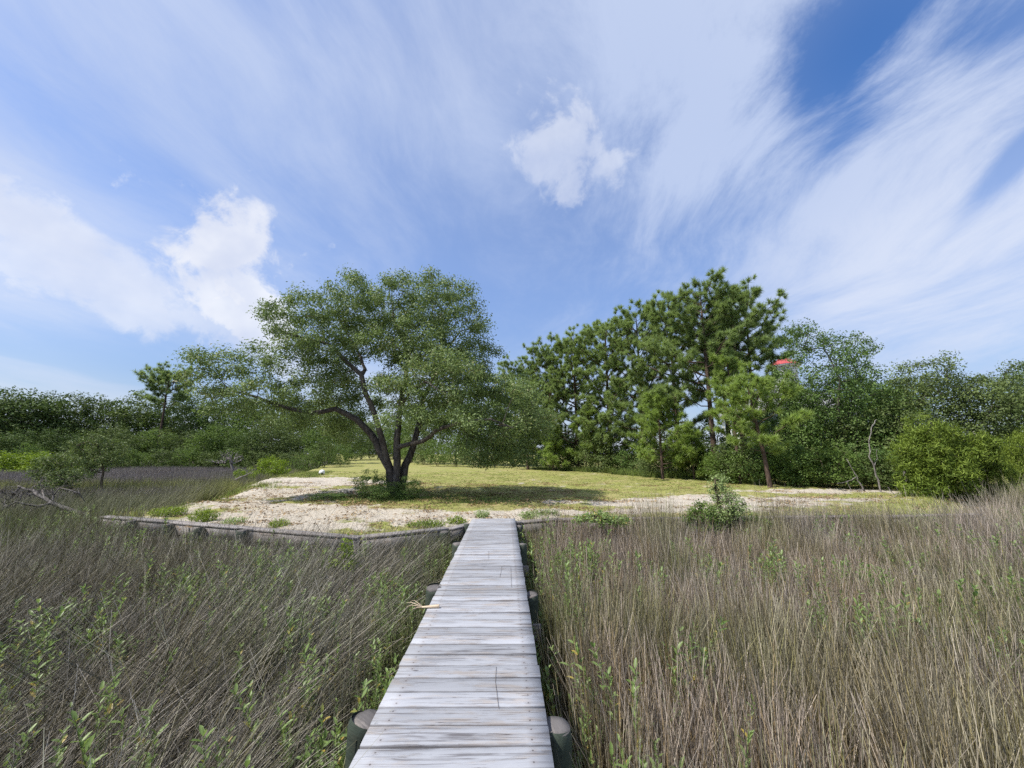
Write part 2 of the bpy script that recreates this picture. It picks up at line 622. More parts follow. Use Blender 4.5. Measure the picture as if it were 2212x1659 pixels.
# weathered deck timber
def timber_mat(name, light, dark, warm, streak=0.5, scale=1.0, green=None, edge=0.0):
    m, t, out = new_mat(name)
    co = t.new('ShaderNodeTexCoord').outputs['Object']
    oi = t.new('ShaderNodeObjectInfo')
    off = t.comb(t.m('MULTIPLY', oi.outputs['Random'], 37.0), t.m('MULTIPLY', oi.outputs['Random'], 91.0), t.m('MULTIPLY', oi.outputs['Random'], 13.0))
    p = t.vm('ADD', co, off)
    g1 = t.noise(t.vm('MULTIPLY', p, (1.6 * scale, 42, 42)), 1.0, 6, 0.65, 0.35)
    g2 = t.noise(t.vm('MULTIPLY', p, (5.0 * scale, 170, 170)), 1.0, 4, 0.6, 0.2)
    big = t.noise(t.vm('MULTIPLY', p, (2.2, 9, 9)), 1.0, 4, 0.6, 0.5)
    mid = t.noise(t.vm('MULTIPLY', p, (3.0, 14, 14)), 1.0, 5, 0.7, 0.3)
    c = t.mix(t.step(big, 0.35, 0.7), light, tuple(0.86 * x for x in light))
    c = t.mix(t.m('MULTIPLY', t.step(mid, 0.48, 0.68), 0.7), c, warm)
    c = t.mix(t.m('MULTIPLY', t.step(g2, 0.5, 0.75), 0.35), c, tuple(0.55 * x for x in light))
    dk = t.m('MULTIPLY', t.step(g1, 0.50, 0.66), t.step(big, 0.40, 0.58))
    c = t.mix(t.m('MULTIPLY', dk, streak), c, dark)
    # thin splits
    sp = t.noise(t.vm('MULTIPLY', p, (0.9, 60, 60)), 1.0, 2, 0.5, 0.6)
    ridge = t.m('ABSOLUTE', t.m('SUBTRACT', sp, 0.5))
    crack = t.m('MULTIPLY', t.step(ridge, 0.012, 0.0), t.step(mid, 0.45, 0.6))
    c = t.mix(t.m('MULTIPLY', crack, 0.8), c, dark)
    # knots
    vo = t.new('ShaderNodeTexVoronoi')
    t.l.new(t.vm('MULTIPLY', p, (3.0, 7.5, 3.0)), vo.inputs['Vector'])
    vo.inputs['Scale'].default_value = 1.0
    kn = t.m('MULTIPLY', t.step(vo.outputs['Distance'], 0.075, 0.03), t.m('GREATER_THAN', t.xyz(vo.outputs['Color'])[0], 0.55))
    c = t.mix(t.m('MULTIPLY', kn, 0.7), c, dark)
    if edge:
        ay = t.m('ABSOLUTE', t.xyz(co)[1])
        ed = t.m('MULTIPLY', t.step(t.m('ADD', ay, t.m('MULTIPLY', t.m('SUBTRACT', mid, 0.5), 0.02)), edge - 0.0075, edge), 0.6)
        c = t.mix(ed, c, dark)  # darkens board edges: dirt, plus the shade of the gaps put into the colour
        ax_ = t.m('ABSOLUTE', t.m('SUBTRACT', t.m('ABSOLUTE', t.xyz(co)[0]), 0.375))
        an = t.m('ABSOLUTE', t.m('SUBTRACT', ay, 0.036))
        dn = t.m('SQRT', t.m('ADD', t.m('MULTIPLY', ax_, ax_), t.m('MULTIPLY', an, an)))
        c = t.mix(t.m('MULTIPLY', t.step(dn, 0.030, 0.006), 0.16), c, (0.16, 0.10, 0.065))
        c = t.mix(t.m('MULTIPLY', t.step(dn, 0.0065, 0.004), 0.65), c, (0.035, 0.026, 0.022))
    rv = t.m('ADD', 0.78, t.m('MULTIPLY', oi.outputs['Random'], 0.36))
    c = t.vm('SCALE', c, scale=rv)
    if green:
        c = t.mix(t.step(mid, 0.35, 0.65), c, green)
    hgt = t.m('ADD', t.m('MULTIPLY', g1, -0.7), t.m('ADD', t.m('MULTIPLY', g2, -0.35), t.m('MULTIPLY', crack, -1.0)))
    t.l.new(principled(t, c, 0.72, 0.25, bump(t, hgt, 0.55, 0.006)), out.inputs[0])
    return m


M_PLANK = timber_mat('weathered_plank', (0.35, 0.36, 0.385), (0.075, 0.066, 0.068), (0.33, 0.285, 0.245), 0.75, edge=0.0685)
M_TIMBER = timber_mat('grey_timber', (0.29, 0.27, 0.26), (0.07, 0.058, 0.052), (0.22, 0.17, 0.135), 0.8)
M_PILE = timber_mat('treated_pile', (0.060, 0.078, 0.058), (0.025, 0.032, 0.025), (0.085, 0.088, 0.065), 0.7)
M_PILETOP = timber_mat('pile_end_grain', (0.135, 0.125, 0.12), (0.06, 0.054, 0.05), (0.30, 0.265, 0.24), 0.7)

# ------------------------------------------------------------------ the land
LAND_Z, MARSH_Z = -0.10, -0.92
EDGE = np.array([(-400, 420), (-60, 140), (-30, 60), (-19.7, 35.5), (-13.8, 17.2), (-10.3, 11.0), (-9.55, 9.47), (-2.67, 7.18),
                 (-1.29, 7.98), (-0.97, 8.4), (0.19, 8.75), (1.1, 9.1), (8.65, 9.47), (11.2, 9.7), (13.6, 11.6), (17, 13.2), (40, 15.5), (400, 40)])


def edge_y(x):
    return np.interp(x, EDGE[:, 0], EDGE[:, 1])


SANDS = [((-0.5, 10.0), (2.0, 0.7)), ((2.0, 10.3), (2.0, 0.5)), ((5.0, 11.0), (2.4, 0.8)), ((8.0, 11.6), (2.0, 0.7)), ((-9.5, 15.0), (4.2, 2.6)), ((-5.5, 10.2), (3.4, 1.9)), ((-7.0, 12.2), (3.2, 2.0)), ((-2.6, 9.3), (2.0, 0.9)), ((-3.8, 8.4), (1.4, 0.8)), ((3.6, 12.3), (2.6, 1.1)), ((6.4, 13.0), (2.4, 1.5)),
         ((10.0, 13.2), (2.2, 0.9)), ((12.6, 16.0), (4.0, 0.9)), ((-12.0, 22.0), (3.5, 3.0)), ((-9.0, 20.0), (4.0, 2.5)), ((-6.5, 8.8), (2.0, 0.8))]


def sand_at(x, y):
    s = np.zeros_like(np.asarray(x, float))
    for (cx, cy), (rx, ry) in SANDS:
        s = np.maximum(s, np.exp(-(((x - cx) / rx) ** 2 + ((y - cy) / ry) ** 2) ** 1.4))
    s = s * 0.9 + (vnoise(x, y, 0.9, 3) - 0.5) * 0.5 + (vnoise(x, y, 2.1, 1) - 0.5) * 0.55 + (vnoise(x, y, 6.0, 2) - 0.5) * 0.3
    s = np.where(((x + 3.8) / 4.2) ** 2 + ((y - 12.9) / 1.5) ** 2 < 1, s - 0.45, s)      # weeds under the oak
    return np.clip(s, 0, 1)


def natural(x):
    """1 where the bank is a slope, 0 where the bulkhead holds it"""
    return ((x < -9.6) | (x > 11.3)).astype(float)


def land_z(x, y):
    d = y - edge_y(x)
    h = LAND_Z + (vnoise(x, y, 0.35, 5) - 0.5) * 0.10 + (vnoise(x, y, 1.6, 6) - 0.5) * 0.05 + ((vnoise(x, y, 5.0, 8) - 0.5) * 0.06 + (vnoise(x, y * 2.2, 2.4, 9) - 0.5) * 0.05) * (y < 30)
    h = h - 0.05 * np.clip(1 - d / 0.4, 0, 1)
    w = np.where(x < 0, 5.0, 1.6)
    f = np.clip(d / w, 0, 1); f = f * f * (3 - 2 * f)
    return np.where(natural(x) > 0, (MARSH_Z - 0.1) * (1 - f) + h * f, h)


def dense(a, b, n):
    return np.linspace(a, b, n, endpoint=False)


xs = np.concatenate([dense(-300, -60, 10), dense(-60, -22, 28), dense(-22, -9.8, 60), dense(-9.8, 11, 210), dense(11, 24, 66), dense(24, 70, 20), dense(70, 301, 9)])
xs = np.unique(np.concatenate([xs, EDGE[3:16, 0], [-9.61, -9.59, 11.29, 11.31]]))
ds = np.concatenate([[0, 0.05], dense(0.12, 9, 90), dense(9, 30, 60), dense(30, 120, 30), dense(120, 401, 8)])
X, Dd = np.meshgrid(xs, ds, indexing='ij')
Y = edge_y(X) + Dd
Z = land_z(X, Y)
nx, nd = X.shape
ii = (np.arange(nx - 1)[:, None] * nd + np.arange(nd - 1)[None]).reshape(-1, 1)
Q = np.hstack([ii, ii + nd, ii + nd + 1, ii + 1])
m_land, t, out = new_mat('lawn_and_sand')
co = t.new('ShaderNodeTexCoord').outputs['Object']
sa = t.attr('sand')
nf = t.noise(co, 3.2, 8, 0.65)
nb = t.noise(co, 14.0, 6, 0.7)
nc = t.noise(co, 0.6, 4, 0.6)
sm = t.step(t.m('ADD', sa, t.m('ADD', t.m('MULTIPLY', t.m('SUBTRACT', nf, 0.5), 0.9), t.m('MULTIPLY', t.m('SUBTRACT', nb, 0.5), 0.5))), 0.28, 0.56)
grassc = t.mix(t.step(nb, 0.35, 0.65), (0.19, 0.215, 0.05), (0.32, 0.315, 0.11))
grassc = t.mix(t.m('MULTIPLY', t.step(nc, 0.42, 0.62), 0.5), grassc, (0.38, 0.31, 0.16))
sandc = t.mix(t.step(nb, 0.3, 0.7), (0.39, 0.345, 0.275), (0.55, 0.50, 0.42))
sandc = t.mix(t.m('MULTIPLY', t.step(nf, 0.52, 0.66), 0.5), sandc, (0.33, 0.25, 0.17))
c = t.mix(sm, grassc, sandc)
t.l.new(principled(t, c, 0.95, 0.1, bump(t, t.m('ADD', nb, t.m('MULTIPLY', nf, 1.5)), 0.9, 0.05)), out.inputs[0])
lawn = obj('lawn', mesh_np('lawn', np.stack([X, Y, Z], -1), Q, None, None, m_land, True, {'sand': sand_at(X, Y).ravel()}))
tag(lawn, 'sandy mown lawn with bare patches behind the timber bulkhead', 'lawn', kind='structure')

m_mud, t, out = new_mat('marsh_mud')
co = t.new('ShaderNodeTexCoord').outputs['Object']
n = t.noise(co, 2.5, 8, 0.65)
c = t.mix(n, (0.035, 0.028, 0.018), (0.085, 0.068, 0.042))
t.l.new(principled(t, c, 0.9, 0.2, bump(t, t.noise(co, 18, 5), 0.8, 0.04)), out.inputs[0])
gx = np.array([-1500, -300, -60, -30, -15, -8, -4, 0, 4, 8, 15, 30, 60, 300, 1500], float)
gX, gY = np.meshgrid(gx, gx, indexing='ij'); k = len(gx)
ii = (np.arange(k - 1)[:, None] * k + np.arange(k - 1)[None]).reshape(-1, 1)
mud = obj('ground', mesh_np('ground', np.stack([gX, gY, np.full_like(gX, MARSH_Z)], -1), np.hstack([ii, ii + k, ii + k + 1, ii + 1]), None, None, m_mud))
tag(mud, 'dark marsh mud under the rushes, running out to the horizon', 'ground', kind='structure')

# ------------------------------------------------------------------ boardwalk
DW = 0.93
DIR = math.atan2(16, FPX)                     # the walk runs a touch to the left of the view
dock_dir = Vector((-math.sin(DIR), math.cos(DIR), 0))
dock_rt = Vector((math.cos(DIR), math.sin(DIR), 0))
p_near = Vector((-0.272, 2.0, 0)); p_end = Vector((-0.40, 8.77, 0))


def dock_x(y):
    return -0.272 + (y - 2.0) * (-0.40 + 0.272) / 6.77


YAW = math.atan2(0.128, 6.77)
dock = thing('boardwalk', 'long narrow grey weathered plank boardwalk leading over the marsh to the sandy lawn', 'boardwalk', (0, 0, 0))
pl_v = []
for k in range(8):
    rg = np.random.default_rng(100 + k)
    nseg = 9
    xx = np.linspace(-DW / 2, DW / 2, nseg)
    hw, th, b = 0.0685, 0.038, 0.005
    bow = rg.normal(0, 0.0012, nseg).cumsum(); bow -= bow.mean()
    lift = rg.normal(0, 0.0008, nseg).cumsum(); lift -= lift.mean()
    cup = rg.normal(0, 0.002)
    prof = [(-hw, -th), (-hw, -b), (-hw + b, 0), (-0.02, cup), (0.02, cup), (hw - b, 0), (hw, -b), (hw, -th)]
    np_ = len(prof)
    V = np.array([[(x, y + bow[i], z + lift[i]) for (y, z) in prof] for i, x in enumerate(xx)]).reshape(-1, 3)
    q = []
    for i in range(nseg - 1):
        for j in range(np_):
            q.append((i * np_ + j, (i + 1) * np_ + j, (i + 1) * np_ + (j + 1) % np_, i * np_ + (j + 1) % np_))
    t_ = []
    for j in range(1, np_ - 1):
        t_.append((0, j, j + 1)); e = (nseg - 1) * np_; t_.append((e, e + j + 1, e + j))
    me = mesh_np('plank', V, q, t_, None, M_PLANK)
    pl_v.append(me)
y = 8.77 - 0.07
k = 0
while y > -2.2:
    w = 0.144 + random.gauss(0, 0.0012)
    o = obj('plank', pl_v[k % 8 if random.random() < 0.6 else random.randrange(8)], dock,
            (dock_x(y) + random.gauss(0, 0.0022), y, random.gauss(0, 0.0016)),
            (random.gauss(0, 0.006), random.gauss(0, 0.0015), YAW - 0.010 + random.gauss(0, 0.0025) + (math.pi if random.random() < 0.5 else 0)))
    y -= w
    k += 1
for dxs in (-0.36, 0.0, 0.36):
    mb = MB(); mb.box(0, 0, 0, 0.045, 10.9, 0.19, 0, 0.004)
    obj('stringer', mb.mesh('stringer', M_TIMBER), dock, (dock_x(3.3) + dxs, 3.3, -0.036 - 0.1), (0, 0, YAW))
PILES = [2.36, 4.42, 6.50, 8.25, 0.25, -1.8]
pm = []
for k in range(4):
    rg = np.random.default_rng(k)
    mb = MB()
    zs = np.array([-1.9, -1.0, -0.5, -0.2, -0.05, -0.012, 0.0]); rr = np.array([1.05, 1.04, 1.02, 1.0, 1.0, 0.97, 0.90]) * 0.088
    pts = np.stack([rg.normal(0, 0.002, 7), rg.normal(0, 0.002, 7), zs], 1)
    mb.tube(pts, rr, 18, cap=False)
    pile = mb.mesh('pile', M_PILE, True)
    mb = MB(); th = np.linspace(0, 2 * np.pi, 18, endpoint=False)
    rad = 0.088 * (0.93 + rg.normal(0, 0.012, 18))
    top = np.stack([rad * np.cos(th), rad * np.sin(th), rg.normal(0.002, 0.0015, 18)], 1)
    mid = np.stack([0.4 * rad * np.cos(th), 0.4 * rad * np.sin(th), rg.normal(0.009, 0.0015, 18)], 1)
    low = np.stack([rad * 1.02 * np.cos(th), rad * 1.02 * np.sin(th), rg.uniform(-0.03, -0.012, 18)], 1)
    j = np.arange(18); j2 = (j + 1) % 18
    mb.add(np.vstack([low, top, mid, [[0, 0, 0.011]]]), np.vstack([np.stack([j, j2, 18 + j2, 18 + j], 1), np.stack([18 + j, 18 + j2, 36 + j2, 36 + j], 1)]), np.stack([36 + j, 36 + j2, np.full(18, 54)], 1))
    pm.append((pile, mb.mesh('pile_top', M_PILETOP)))
for k, yy in enumerate(PILES):
    for s in (-1, 1):
        a, b = pm[(k * 2 + (s > 0)) % 4]
        ox = s * (DW / 2 + 0.045)
        o = obj('pile', a, dock, (dock_x(yy) + ox, yy, -0.045 + (0.02 if s < 0 else 0) + random.gauss(0, 0.012)), (0, 0, random.random() * 6))
        obj('pile_top', b, o)
    mb = MB(); mb.box(0, 0, 0, DW + 0.30, 0.04, 0.15, 0, 0.003)
    obj('cross_beam', mb.mesh('cross_beam', M_TIMBER), dock, (dock_x(yy), yy - 0.115, -0.40), (0, 0, YAW))
m_nail, t, out = new_mat('rusty_nail')
t.l.new(principled(t, (0.05, 0.035, 0.03), 0.6, 0.4), out.inputs[0])

# ------------------------------------------------------------------ bulkhead
bulk = thing('bulkhead', 'low grey timber bulkhead holding the sandy bank above the marsh rushes', 'bulkhead', (0, 0, 0))
BP = [Vector((x, y, 0)) for x, y in EDGE if -9.6 < x < 11.3]
sheet = MB(); sheet.box(0, 0, -0.55, 0.196, 0.05, 1.0, 0, 0.004)
sheet_me = sheet.mesh('sheet_board', M_TIMBER)
si = 0
for a, b in zip(BP[:-1], BP[1:]):
    d = b - a; L = d.length; ang = math.atan2(d.y, d.x); nrm = Vector((d.y, -d.x, 0)).normalized()      # towards the marsh
    n = max(1, round(L / 2.4))
    for i in range(n):
        c_ = a + d * ((i + 0.5) / n); l = L / n
        mb = MB(); mb.box(0, 0, 0, l - 0.006, 0.19, 0.04, 0, 0.004)
        obj('cap_board', mb.mesh('cap_board', M_TIMBER), bulk, c_ + nrm * 0.03 + Vector((0, 0, -0.062 + random.gauss(0, 0.004))), (random.gauss(0, 0.015), random.gauss(0, 0.004), ang))
        mb = MB(); mb.box(0, 0, 0, l - 0.01, 0.05, 0.18, 0, 0.004)
        obj('wale', mb.mesh('wale', M_TIMBER), bulk, c_ + nrm * 0.09 + Vector((0, 0, -0.19)), (0, 0, ang))
    for i in range(int(L / 0.2)):
        c_ = a + d * ((i + 0.5) / max(1, int(L / 0.2)))
        obj('sheet_board', sheet_me, bulk, c_ + nrm * 0.035 + Vector((0, 0, -0.03)), (0, 0, ang))
for u, v in [(264, 1128), (336, 1137), (416, 1141), (516, 1147), (965, 1141), (1330, 1119), (1710, 1117)]:
    p = on_z(u, v, -0.06)
    yy = float(edge_y(p.x))
    a, b = pm[int(abs(p.x) * 7) % 4]
    o = obj('pile', a, bulk, (p.x, yy - 0.22, -0.075 + random.gauss(0, 0.015)), (0, 0, random.random() * 6), (1.1, 1.1, 1))
    obj('pile_top', b, o)

# ------------------------------------------------------------------ the live oak
def oak():
    rng = np.random.default_rng(21)
    Y0 = 13.55
    def L(pts, radii, root):
        P = [np.array(at_y(u, v, Y0 + dy)) for u, v, dy in pts]
        radii = [0.88 * r for r in radii]
        return (P, radii, root)
    limbs = [
        L([(851, 1092, 0), (846, 1060, 0), (842, 1013, 0.05), (819, 971, 0.1), (800, 936, 0.1), (770, 906, 0.0), (724, 883, -0.2), (670, 893, -0.5), (616, 880, -0.8), (556, 858, -1.0), (500, 842, -1.2)],
          [0.20, 0.17, 0.16, 0.15, 0.13, 0.12, 0.10, 0.085, 0.07, 0.045, 0.025], None),
        L([(858, 1092, -0.12), (857, 1060, -0.12), (858, 994, -0.15), (858, 944, -0.15), (865, 879, 0.1), (877, 802, 0.35), (883, 768, 0.4), (866, 725, 0.6), (850, 687, 0.7), (846, 640, 0.7)],
          [0.19, 0.155, 0.14, 0.125, 0.11, 0.095, 0.085, 0.06, 0.045, 0.02], None),
        L([(869, 1088, 0.12), (867, 1050, 0.12), (875, 1005, 0.2), (892, 967, 0.3), (904, 921, 0.5), (915, 860, 0.9), (942, 802, 1.2), (961, 760, 1.4), (995, 715, 1.5)],
          [0.19, 0.16, 0.15, 0.13, 0.115, 0.10, 0.08, 0.06, 0.03], None),
        L([(842, 1005, 0.05), (827, 955, -0.2), (816, 917, -0.3), (800, 871, -0.4), (785, 829, -0.5), (781, 810, -0.5), (750, 783, -0.6), (712, 745, -0.8), (666, 733, -1.0), (620, 722, -1.1)],
          [0.12, 0.115, 0.11, 0.10, 0.095, 0.09, 0.075, 0.06, 0.045, 0.025], 1),
        L([(783, 815, -0.5), (789, 798, -0.2), (773, 760, 0.2), (745, 714, 0.6), (725, 670, 0.8)], [0.07, 0.07, 0.055, 0.035, 0.02], 1),
        L([(883, 768, 0.4), (892, 752, 0.2), (923, 706, 0.0), (940, 660, -0.1)], [0.06, 0.055, 0.04, 0.02], 1),
        L([(859, 975, -0.15), (885, 959, -0.5), (915, 952, -0.9), (954, 925, -1.5), (1003, 909, -1.9), (1060, 905, -2.2), (1110, 925, -2.4)], [0.09, 0.085, 0.08, 0.07, 0.05, 0.035, 0.02], 1),
        L([(904, 921, 0.5), (950, 880, 0.9), (1010, 850, 1.4), (1080, 850, 1.8), (1130, 880, 2.0)], [0.08, 0.07, 0.055, 0.04, 0.02], 1),
        L([(865, 879, 0.1), (890, 840, -1.2), (920, 825, -1.8), (950, 845, -2.2)], [0.07, 0.06, 0.045, 0.025], 1),
        L([(800, 936, 0.1), (760, 900, 1.4), (700, 870, 2.6), (640, 860, 3.4)], [0.07, 0.06, 0.045, 0.02], 1),
        L([(877, 802, 0.35), (850, 770, 1.6), (820, 740, 2.6)], [0.06, 0.045, 0.02], 1),
    ]
    root = np.array([limbs[1][0][0][0], limbs[1][0][0][1], LAND_Z - 0.05])
    def E(u, v, ru, rv, dy, ry, wgt=1.0):
        c = np.array(at_y(u, v, Y0 + dy)); s = (Y0 + dy) / FPX
        return (c, (ru * s, ry, rv * s), wgt)
    ells = [E(670, 705, 85, 62, -0.6, 2.0), E(745, 685, 75, 60, 0.3, 2.2), E(775, 635, 42, 38, 0.3, 1.2, 1.3), E(830, 670, 75, 60, 0.6, 2.4), E(868, 625, 45, 35, 0.6, 1.3, 1.3), E(925, 665, 85, 60, 0.3, 2.4), E(950, 625, 60, 28, 0.2, 1.3, 1.2),
            E(995, 655, 40, 35, 0.3, 1.2, 1.2), E(1020, 690, 36, 36, 0.5, 1.3), E(990, 720, 60, 65, 0.6, 2.2), E(930, 745, 90, 55, 0.3, 2.4), E(860, 740, 85, 50, 0.2, 2.0), E(760, 740, 80, 40, 0.0, 1.8, 0.5), E(690, 770, 90, 45, -0.5, 2.0),
            E(620, 790, 75, 55, -0.9, 2.0), E(555, 800, 65, 48, -1.0, 1.8), E(500, 795, 60, 42, -1.1, 1.5), E(470, 830, 45, 35, -1.1, 1.3), E(530, 855, 70, 35, -1.0, 1.5, 0.8), E(610, 850, 75, 38, -0.6, 2.0, 0.9), E(700, 840, 85, 50, 0.3, 2.4), E(650, 880, 80, 28, 1.4, 2.0, 0.8), E(560, 872, 70, 26, -0.8, 1.4, 0.9), E(640, 905, 75, 22, -0.2, 1.8, 0.8), E(490, 868, 55, 26, -1.2, 1.2, 0.9), E(720, 915, 60, 22, 1.0, 1.6, 0.7),
            E(1010, 790, 60, 50, 0.9, 2.2), E(1050, 760, 36, 28, 0.9, 1.2), E(960, 820, 90, 55, -1.0, 2.4), E(895, 850, 80, 50, -1.0, 1.8, 0.6), E(880, 905, 55, 30, -1.8, 1.0, 0.6), E(960, 885, 85, 50, -1.4, 1.8, 0.8), E(1030, 860, 85, 60, -0.6, 2.6), E(1085, 840, 60, 40, 0.6, 2.0),
            E(1110, 880, 65, 55, 0.0, 2.6), E(1150, 900, 45, 50, 0.6, 2.0), E(1110, 940, 65, 55, 0.0, 2.4), E(1050, 930, 80, 50, -0.6, 2.4), E(1130, 985, 40, 32, 0.2, 1.6), E(990, 950, 55, 35, -1.4, 1.4, 0.8), E(745, 930, 50, 35, 2.2, 1.6, 0.7), E(810, 860, 60, 50, 1.8, 1.6, 0.6), E(1060, 975, 60, 30, 1.0, 1.6)]
    tips = in_ellipsoids(ells, 4600, rng, 0.15)
    tips = tips[tips[:, 2] > 0.75]
    tips = thin(gaps(tips, 0.8, 0.24, 900), 0.52)
    pos, par, fx, cnt, ends = grow(limbs, tips, rng, 0.05, 0.4, 0.16)
    o = thing('oak_tree', 'big spreading live oak with three dark stems standing on the sandy lawn', 'tree', tuple(root))
    wo = wood(pos - root, par, fx, cnt, M_OAKBARK, 'trunk', 0.0055, 0.46)
    obj('trunk', wo, o)
    obj('crown', clump_leaves(tips - root, 330, 0.265, 0.080, rng, 0.3, 0.5, 0.62, 'crown', M_OAKLEAF), o)
    return o


oak_o = oak()


# ------------------------------------------------------------------ pines
def pine_meshes(H, zb, spread, seed, needle=M_NEEDLE, puff=0.36, nneed=96, dens=1.0, lean=(0, 0), cone=False, barkr=0.013):
    rng = np.random.default_rng(seed)
    n = 12
    f = np.linspace(0, 1, n)
    tr = np.stack([lean[0] * f ** 1.3 * H + rng.normal(0, 0.012 * H / 10, n).cumsum() * 0.6, lean[1] * f * H + rng.normal(0, 0.012 * H / 10, n).cumsum() * 0.6, f * H], 1)
    tr[0] = (0, 0, 0)
    rad = barkr * H * (1 - f) ** 0.8 + 0.02
    wd = MB(); wd.tube(np.vstack([[0, 0, -0.25], tr]), np.concatenate([[rad[0] * 1.25], rad]), 9, cap=False)
    puffs, axes, sizes = [], [], []
    nb = int((H * (1 - zb)) * 5.4 * dens) + 8
    for b in range(nb):
        tt = (b + rng.random()) / nb
        z = H * (zb + (0.985 - zb) * tt)
        if cone:
            prof = (1 - tt) ** 0.75 + 0.06
        else:
            prof = math.sqrt(max(0.02, 1 - (1.7 * (tt - 0.42)) ** 2 if tt > 0.42 else 1 - (1.1 * (0.42 - tt)) ** 2))
        Lb = spread * prof * rng.uniform(0.55, 1.1)
        az = b * 2.4 + rng.normal(0, 0.5)
        el = R(rng.uniform(2, 28) + 30 * tt)
        base = np.array([np.interp(z, tr[:, 2], tr[:, 0]), np.interp(z, tr[:, 2], tr[:, 1]), z])
        dirn = np.array([math.cos(az) * math.cos(el), math.sin(az) * math.cos(el), math.sin(el)])
        m = 6
        g = np.linspace(0, 1, m)[:, None]
        path = base + dirn * Lb * g + np.array([0, 0, 1.0]) * Lb * 0.16 * g ** 2 + np.array([0, 0, -0.06]) * Lb * np.sin(g * np.pi)
        path[1:] += rng.normal(0, 0.025 * Lb, (m - 1, 3))
        rb = max(0.010, 0.016 * Lb)
        wd.tube(path, np.linspace(rb, rb * 0.35, m), 4, cap=False)
        nt = int(3 + Lb * 4.4)
        puffs.append(path[-1]); axes.append(dirn); sizes.append(1.0)
        for k in range(nt):
            ff = rng.uniform(0.28, 1.0)
            p0 = np.array([np.interp(ff, g[:, 0], path[:, c]) for c in range(3)])
            aa = az + rng.choice([-1, 1]) * rng.uniform(0.4, 1.2)
            dd = unit(np.array([math.cos(aa), math.sin(aa), rng.uniform(0.1, 0.8)]))
            e = p0 + dd * rng.uniform(0.25, 0.65) * (0.6 + 0.2 * Lb)
            if rng.random() < 0.45:
                wd.tube([p0, (p0 + e) / 2 + np.array([0, 0, -0.03]), e], [0.010, 0.008, 0.005], 3, cap=False)
            puffs.append(e); axes.append(dd); sizes.append(rng.uniform(0.7, 1.1))
    puffs.append(tr[-1]); axes.append(np.array([0, 0, 1.])); sizes.append(1.0)
    C = np.array(puffs); A = unit(np.array(axes) + np.array([0, 0, 0.45])); S = np.array(sizes)
    K = len(C)
    d = unit(unit(rng.normal(size=(K, nneed, 3))) + A[:, None] * 0.75)
    along = rng.uniform(-0.35, 0.15, (K, nneed, 1)) * puff
    st = C[:, None] + A[:, None] * along * S[:, None, None]
    Ln = puff * rng.uniform(0.75, 1.1, (K, nneed, 1)) * S[:, None, None]
    end = st + d * Ln
    sd = unit(np.cross(d, rng.normal(size=(K, nneed, 3)) * 0.45 + np.array([0, 0, 1.0]))) * (0.045 * puff)
    V = np.stack([st - sd, st + sd, end], 2).reshape(-1, 3)
    T = np.arange(len(V)).reshape(-1, 3)
    r = np.repeat(np.clip(0.5 + rng.normal(0, 0.16, K), 0, 1), nneed * 3) + np.repeat(rng.normal(0, 0.1, K * nneed), 3)
    return wd.mesh('trunk', M_PINEBARK, True), mesh_np('crown', V, None, T, np.clip(r, 0, 1), needle)


def base_at(u, v, z=LAND_Z):
    p = on_z(u, v, z)
    return p


def pine(name, label, u, v_base, v_top, zb, spread, seed, group='pines along the edge of the lawn', z=LAND_Z, **kw):
    p = base_at(u, v_base, z)
    top = at_y(u, v_top, p.y)
    H = (top.z - z) * 0.94
    zgr = float(land_z(np.array([p.x]), np.array([p.y]))[0]) if p.y > float(edge_y(p.x)) else MARSH_Z
    trunk, crown = pine_meshes(H, zb, spread, seed, **kw)
    o = thing(name, label, 'pine tree', (p.x, p.y, zgr - 0.02), 0, group)
    obj('trunk', trunk, o); obj('crown', crown, o)
    return o


pine('pine_tree', 'tallest dark pine, its top the highest point right of the oak', 1548, 1036, 600, 0.34, 3.0, 31, dens=0.85)
pine('pine_tree', 'tall pine with bare lower trunk just right of the tallest pine', 1612, 1036, 616, 0.46, 2.8, 32, lean=(0.02, 0), dens=0.75)
pine('pine_tree', 'tall open pine reaching right over the red roofed tower', 1640, 1032, 630, 0.58, 3.0, 33, lean=(0.03, 0.0), dens=0.75)
pine('pine_tree', 'full pine just left of the tallest pine', 1470, 1030, 640, 0.22, 3.2, 34)
pine('pine_tree', 'dense pine with spiky top in the middle of the pine row', 1394, 1024, 658, 0.16, 3.5, 35)
pine('pine_tree', 'rounded pine fourth from the left end of the pine row', 1320, 1020, 692, 0.12, 4.0, 36)
pine('pine_tree', 'rounded pine third from the left end of the pine row', 1248, 1017, 722, 0.10, 4.2, 37)
pine('pine_tree', 'pine second from the left end of the pine row', 1190, 1015, 748, 0.1, 4.2, 38)
pine('pine_tree', 'pine at the left end of the row, half hidden by the oak crown', 1140, 1014, 785, 0.1, 4.0, 39)
pine('pine_tree', 'slim dark pine standing behind the tallest pine', 1583, 1030, 660, 0.55, 1.8, 40, dens=0.7)
pine('pine_tree', 'young bright green bushy pine in front of the pine row', 1432, 1034, 838, 0.10, 2.3, 41, needle=M_NEEDLE2, cone=True, puff=0.34, dens=1.1)
pine('pine_tree', 'young pine with leaning bare trunk at the sandy edge', 1664, 1053, 815, 0.30, 1.7, 42, needle=M_NEEDLE2, puff=0.34, lean=(-0.10, 0.02), barkr=0.018, dens=0.7)
pine('pine_tree', 'slender light green pine between the tall pines and the leaning pine', 1600, 1043, 760, 0.30, 1.3, 47, needle=M_NEEDLE2, puff=0.32, dens=0.6)
pine('pine_tree', 'small light green pine with drooping boughs below the rounded pines', 1275, 1019, 870, 0.08, 2.0, 43, needle=M_NEEDLE2, cone=True)
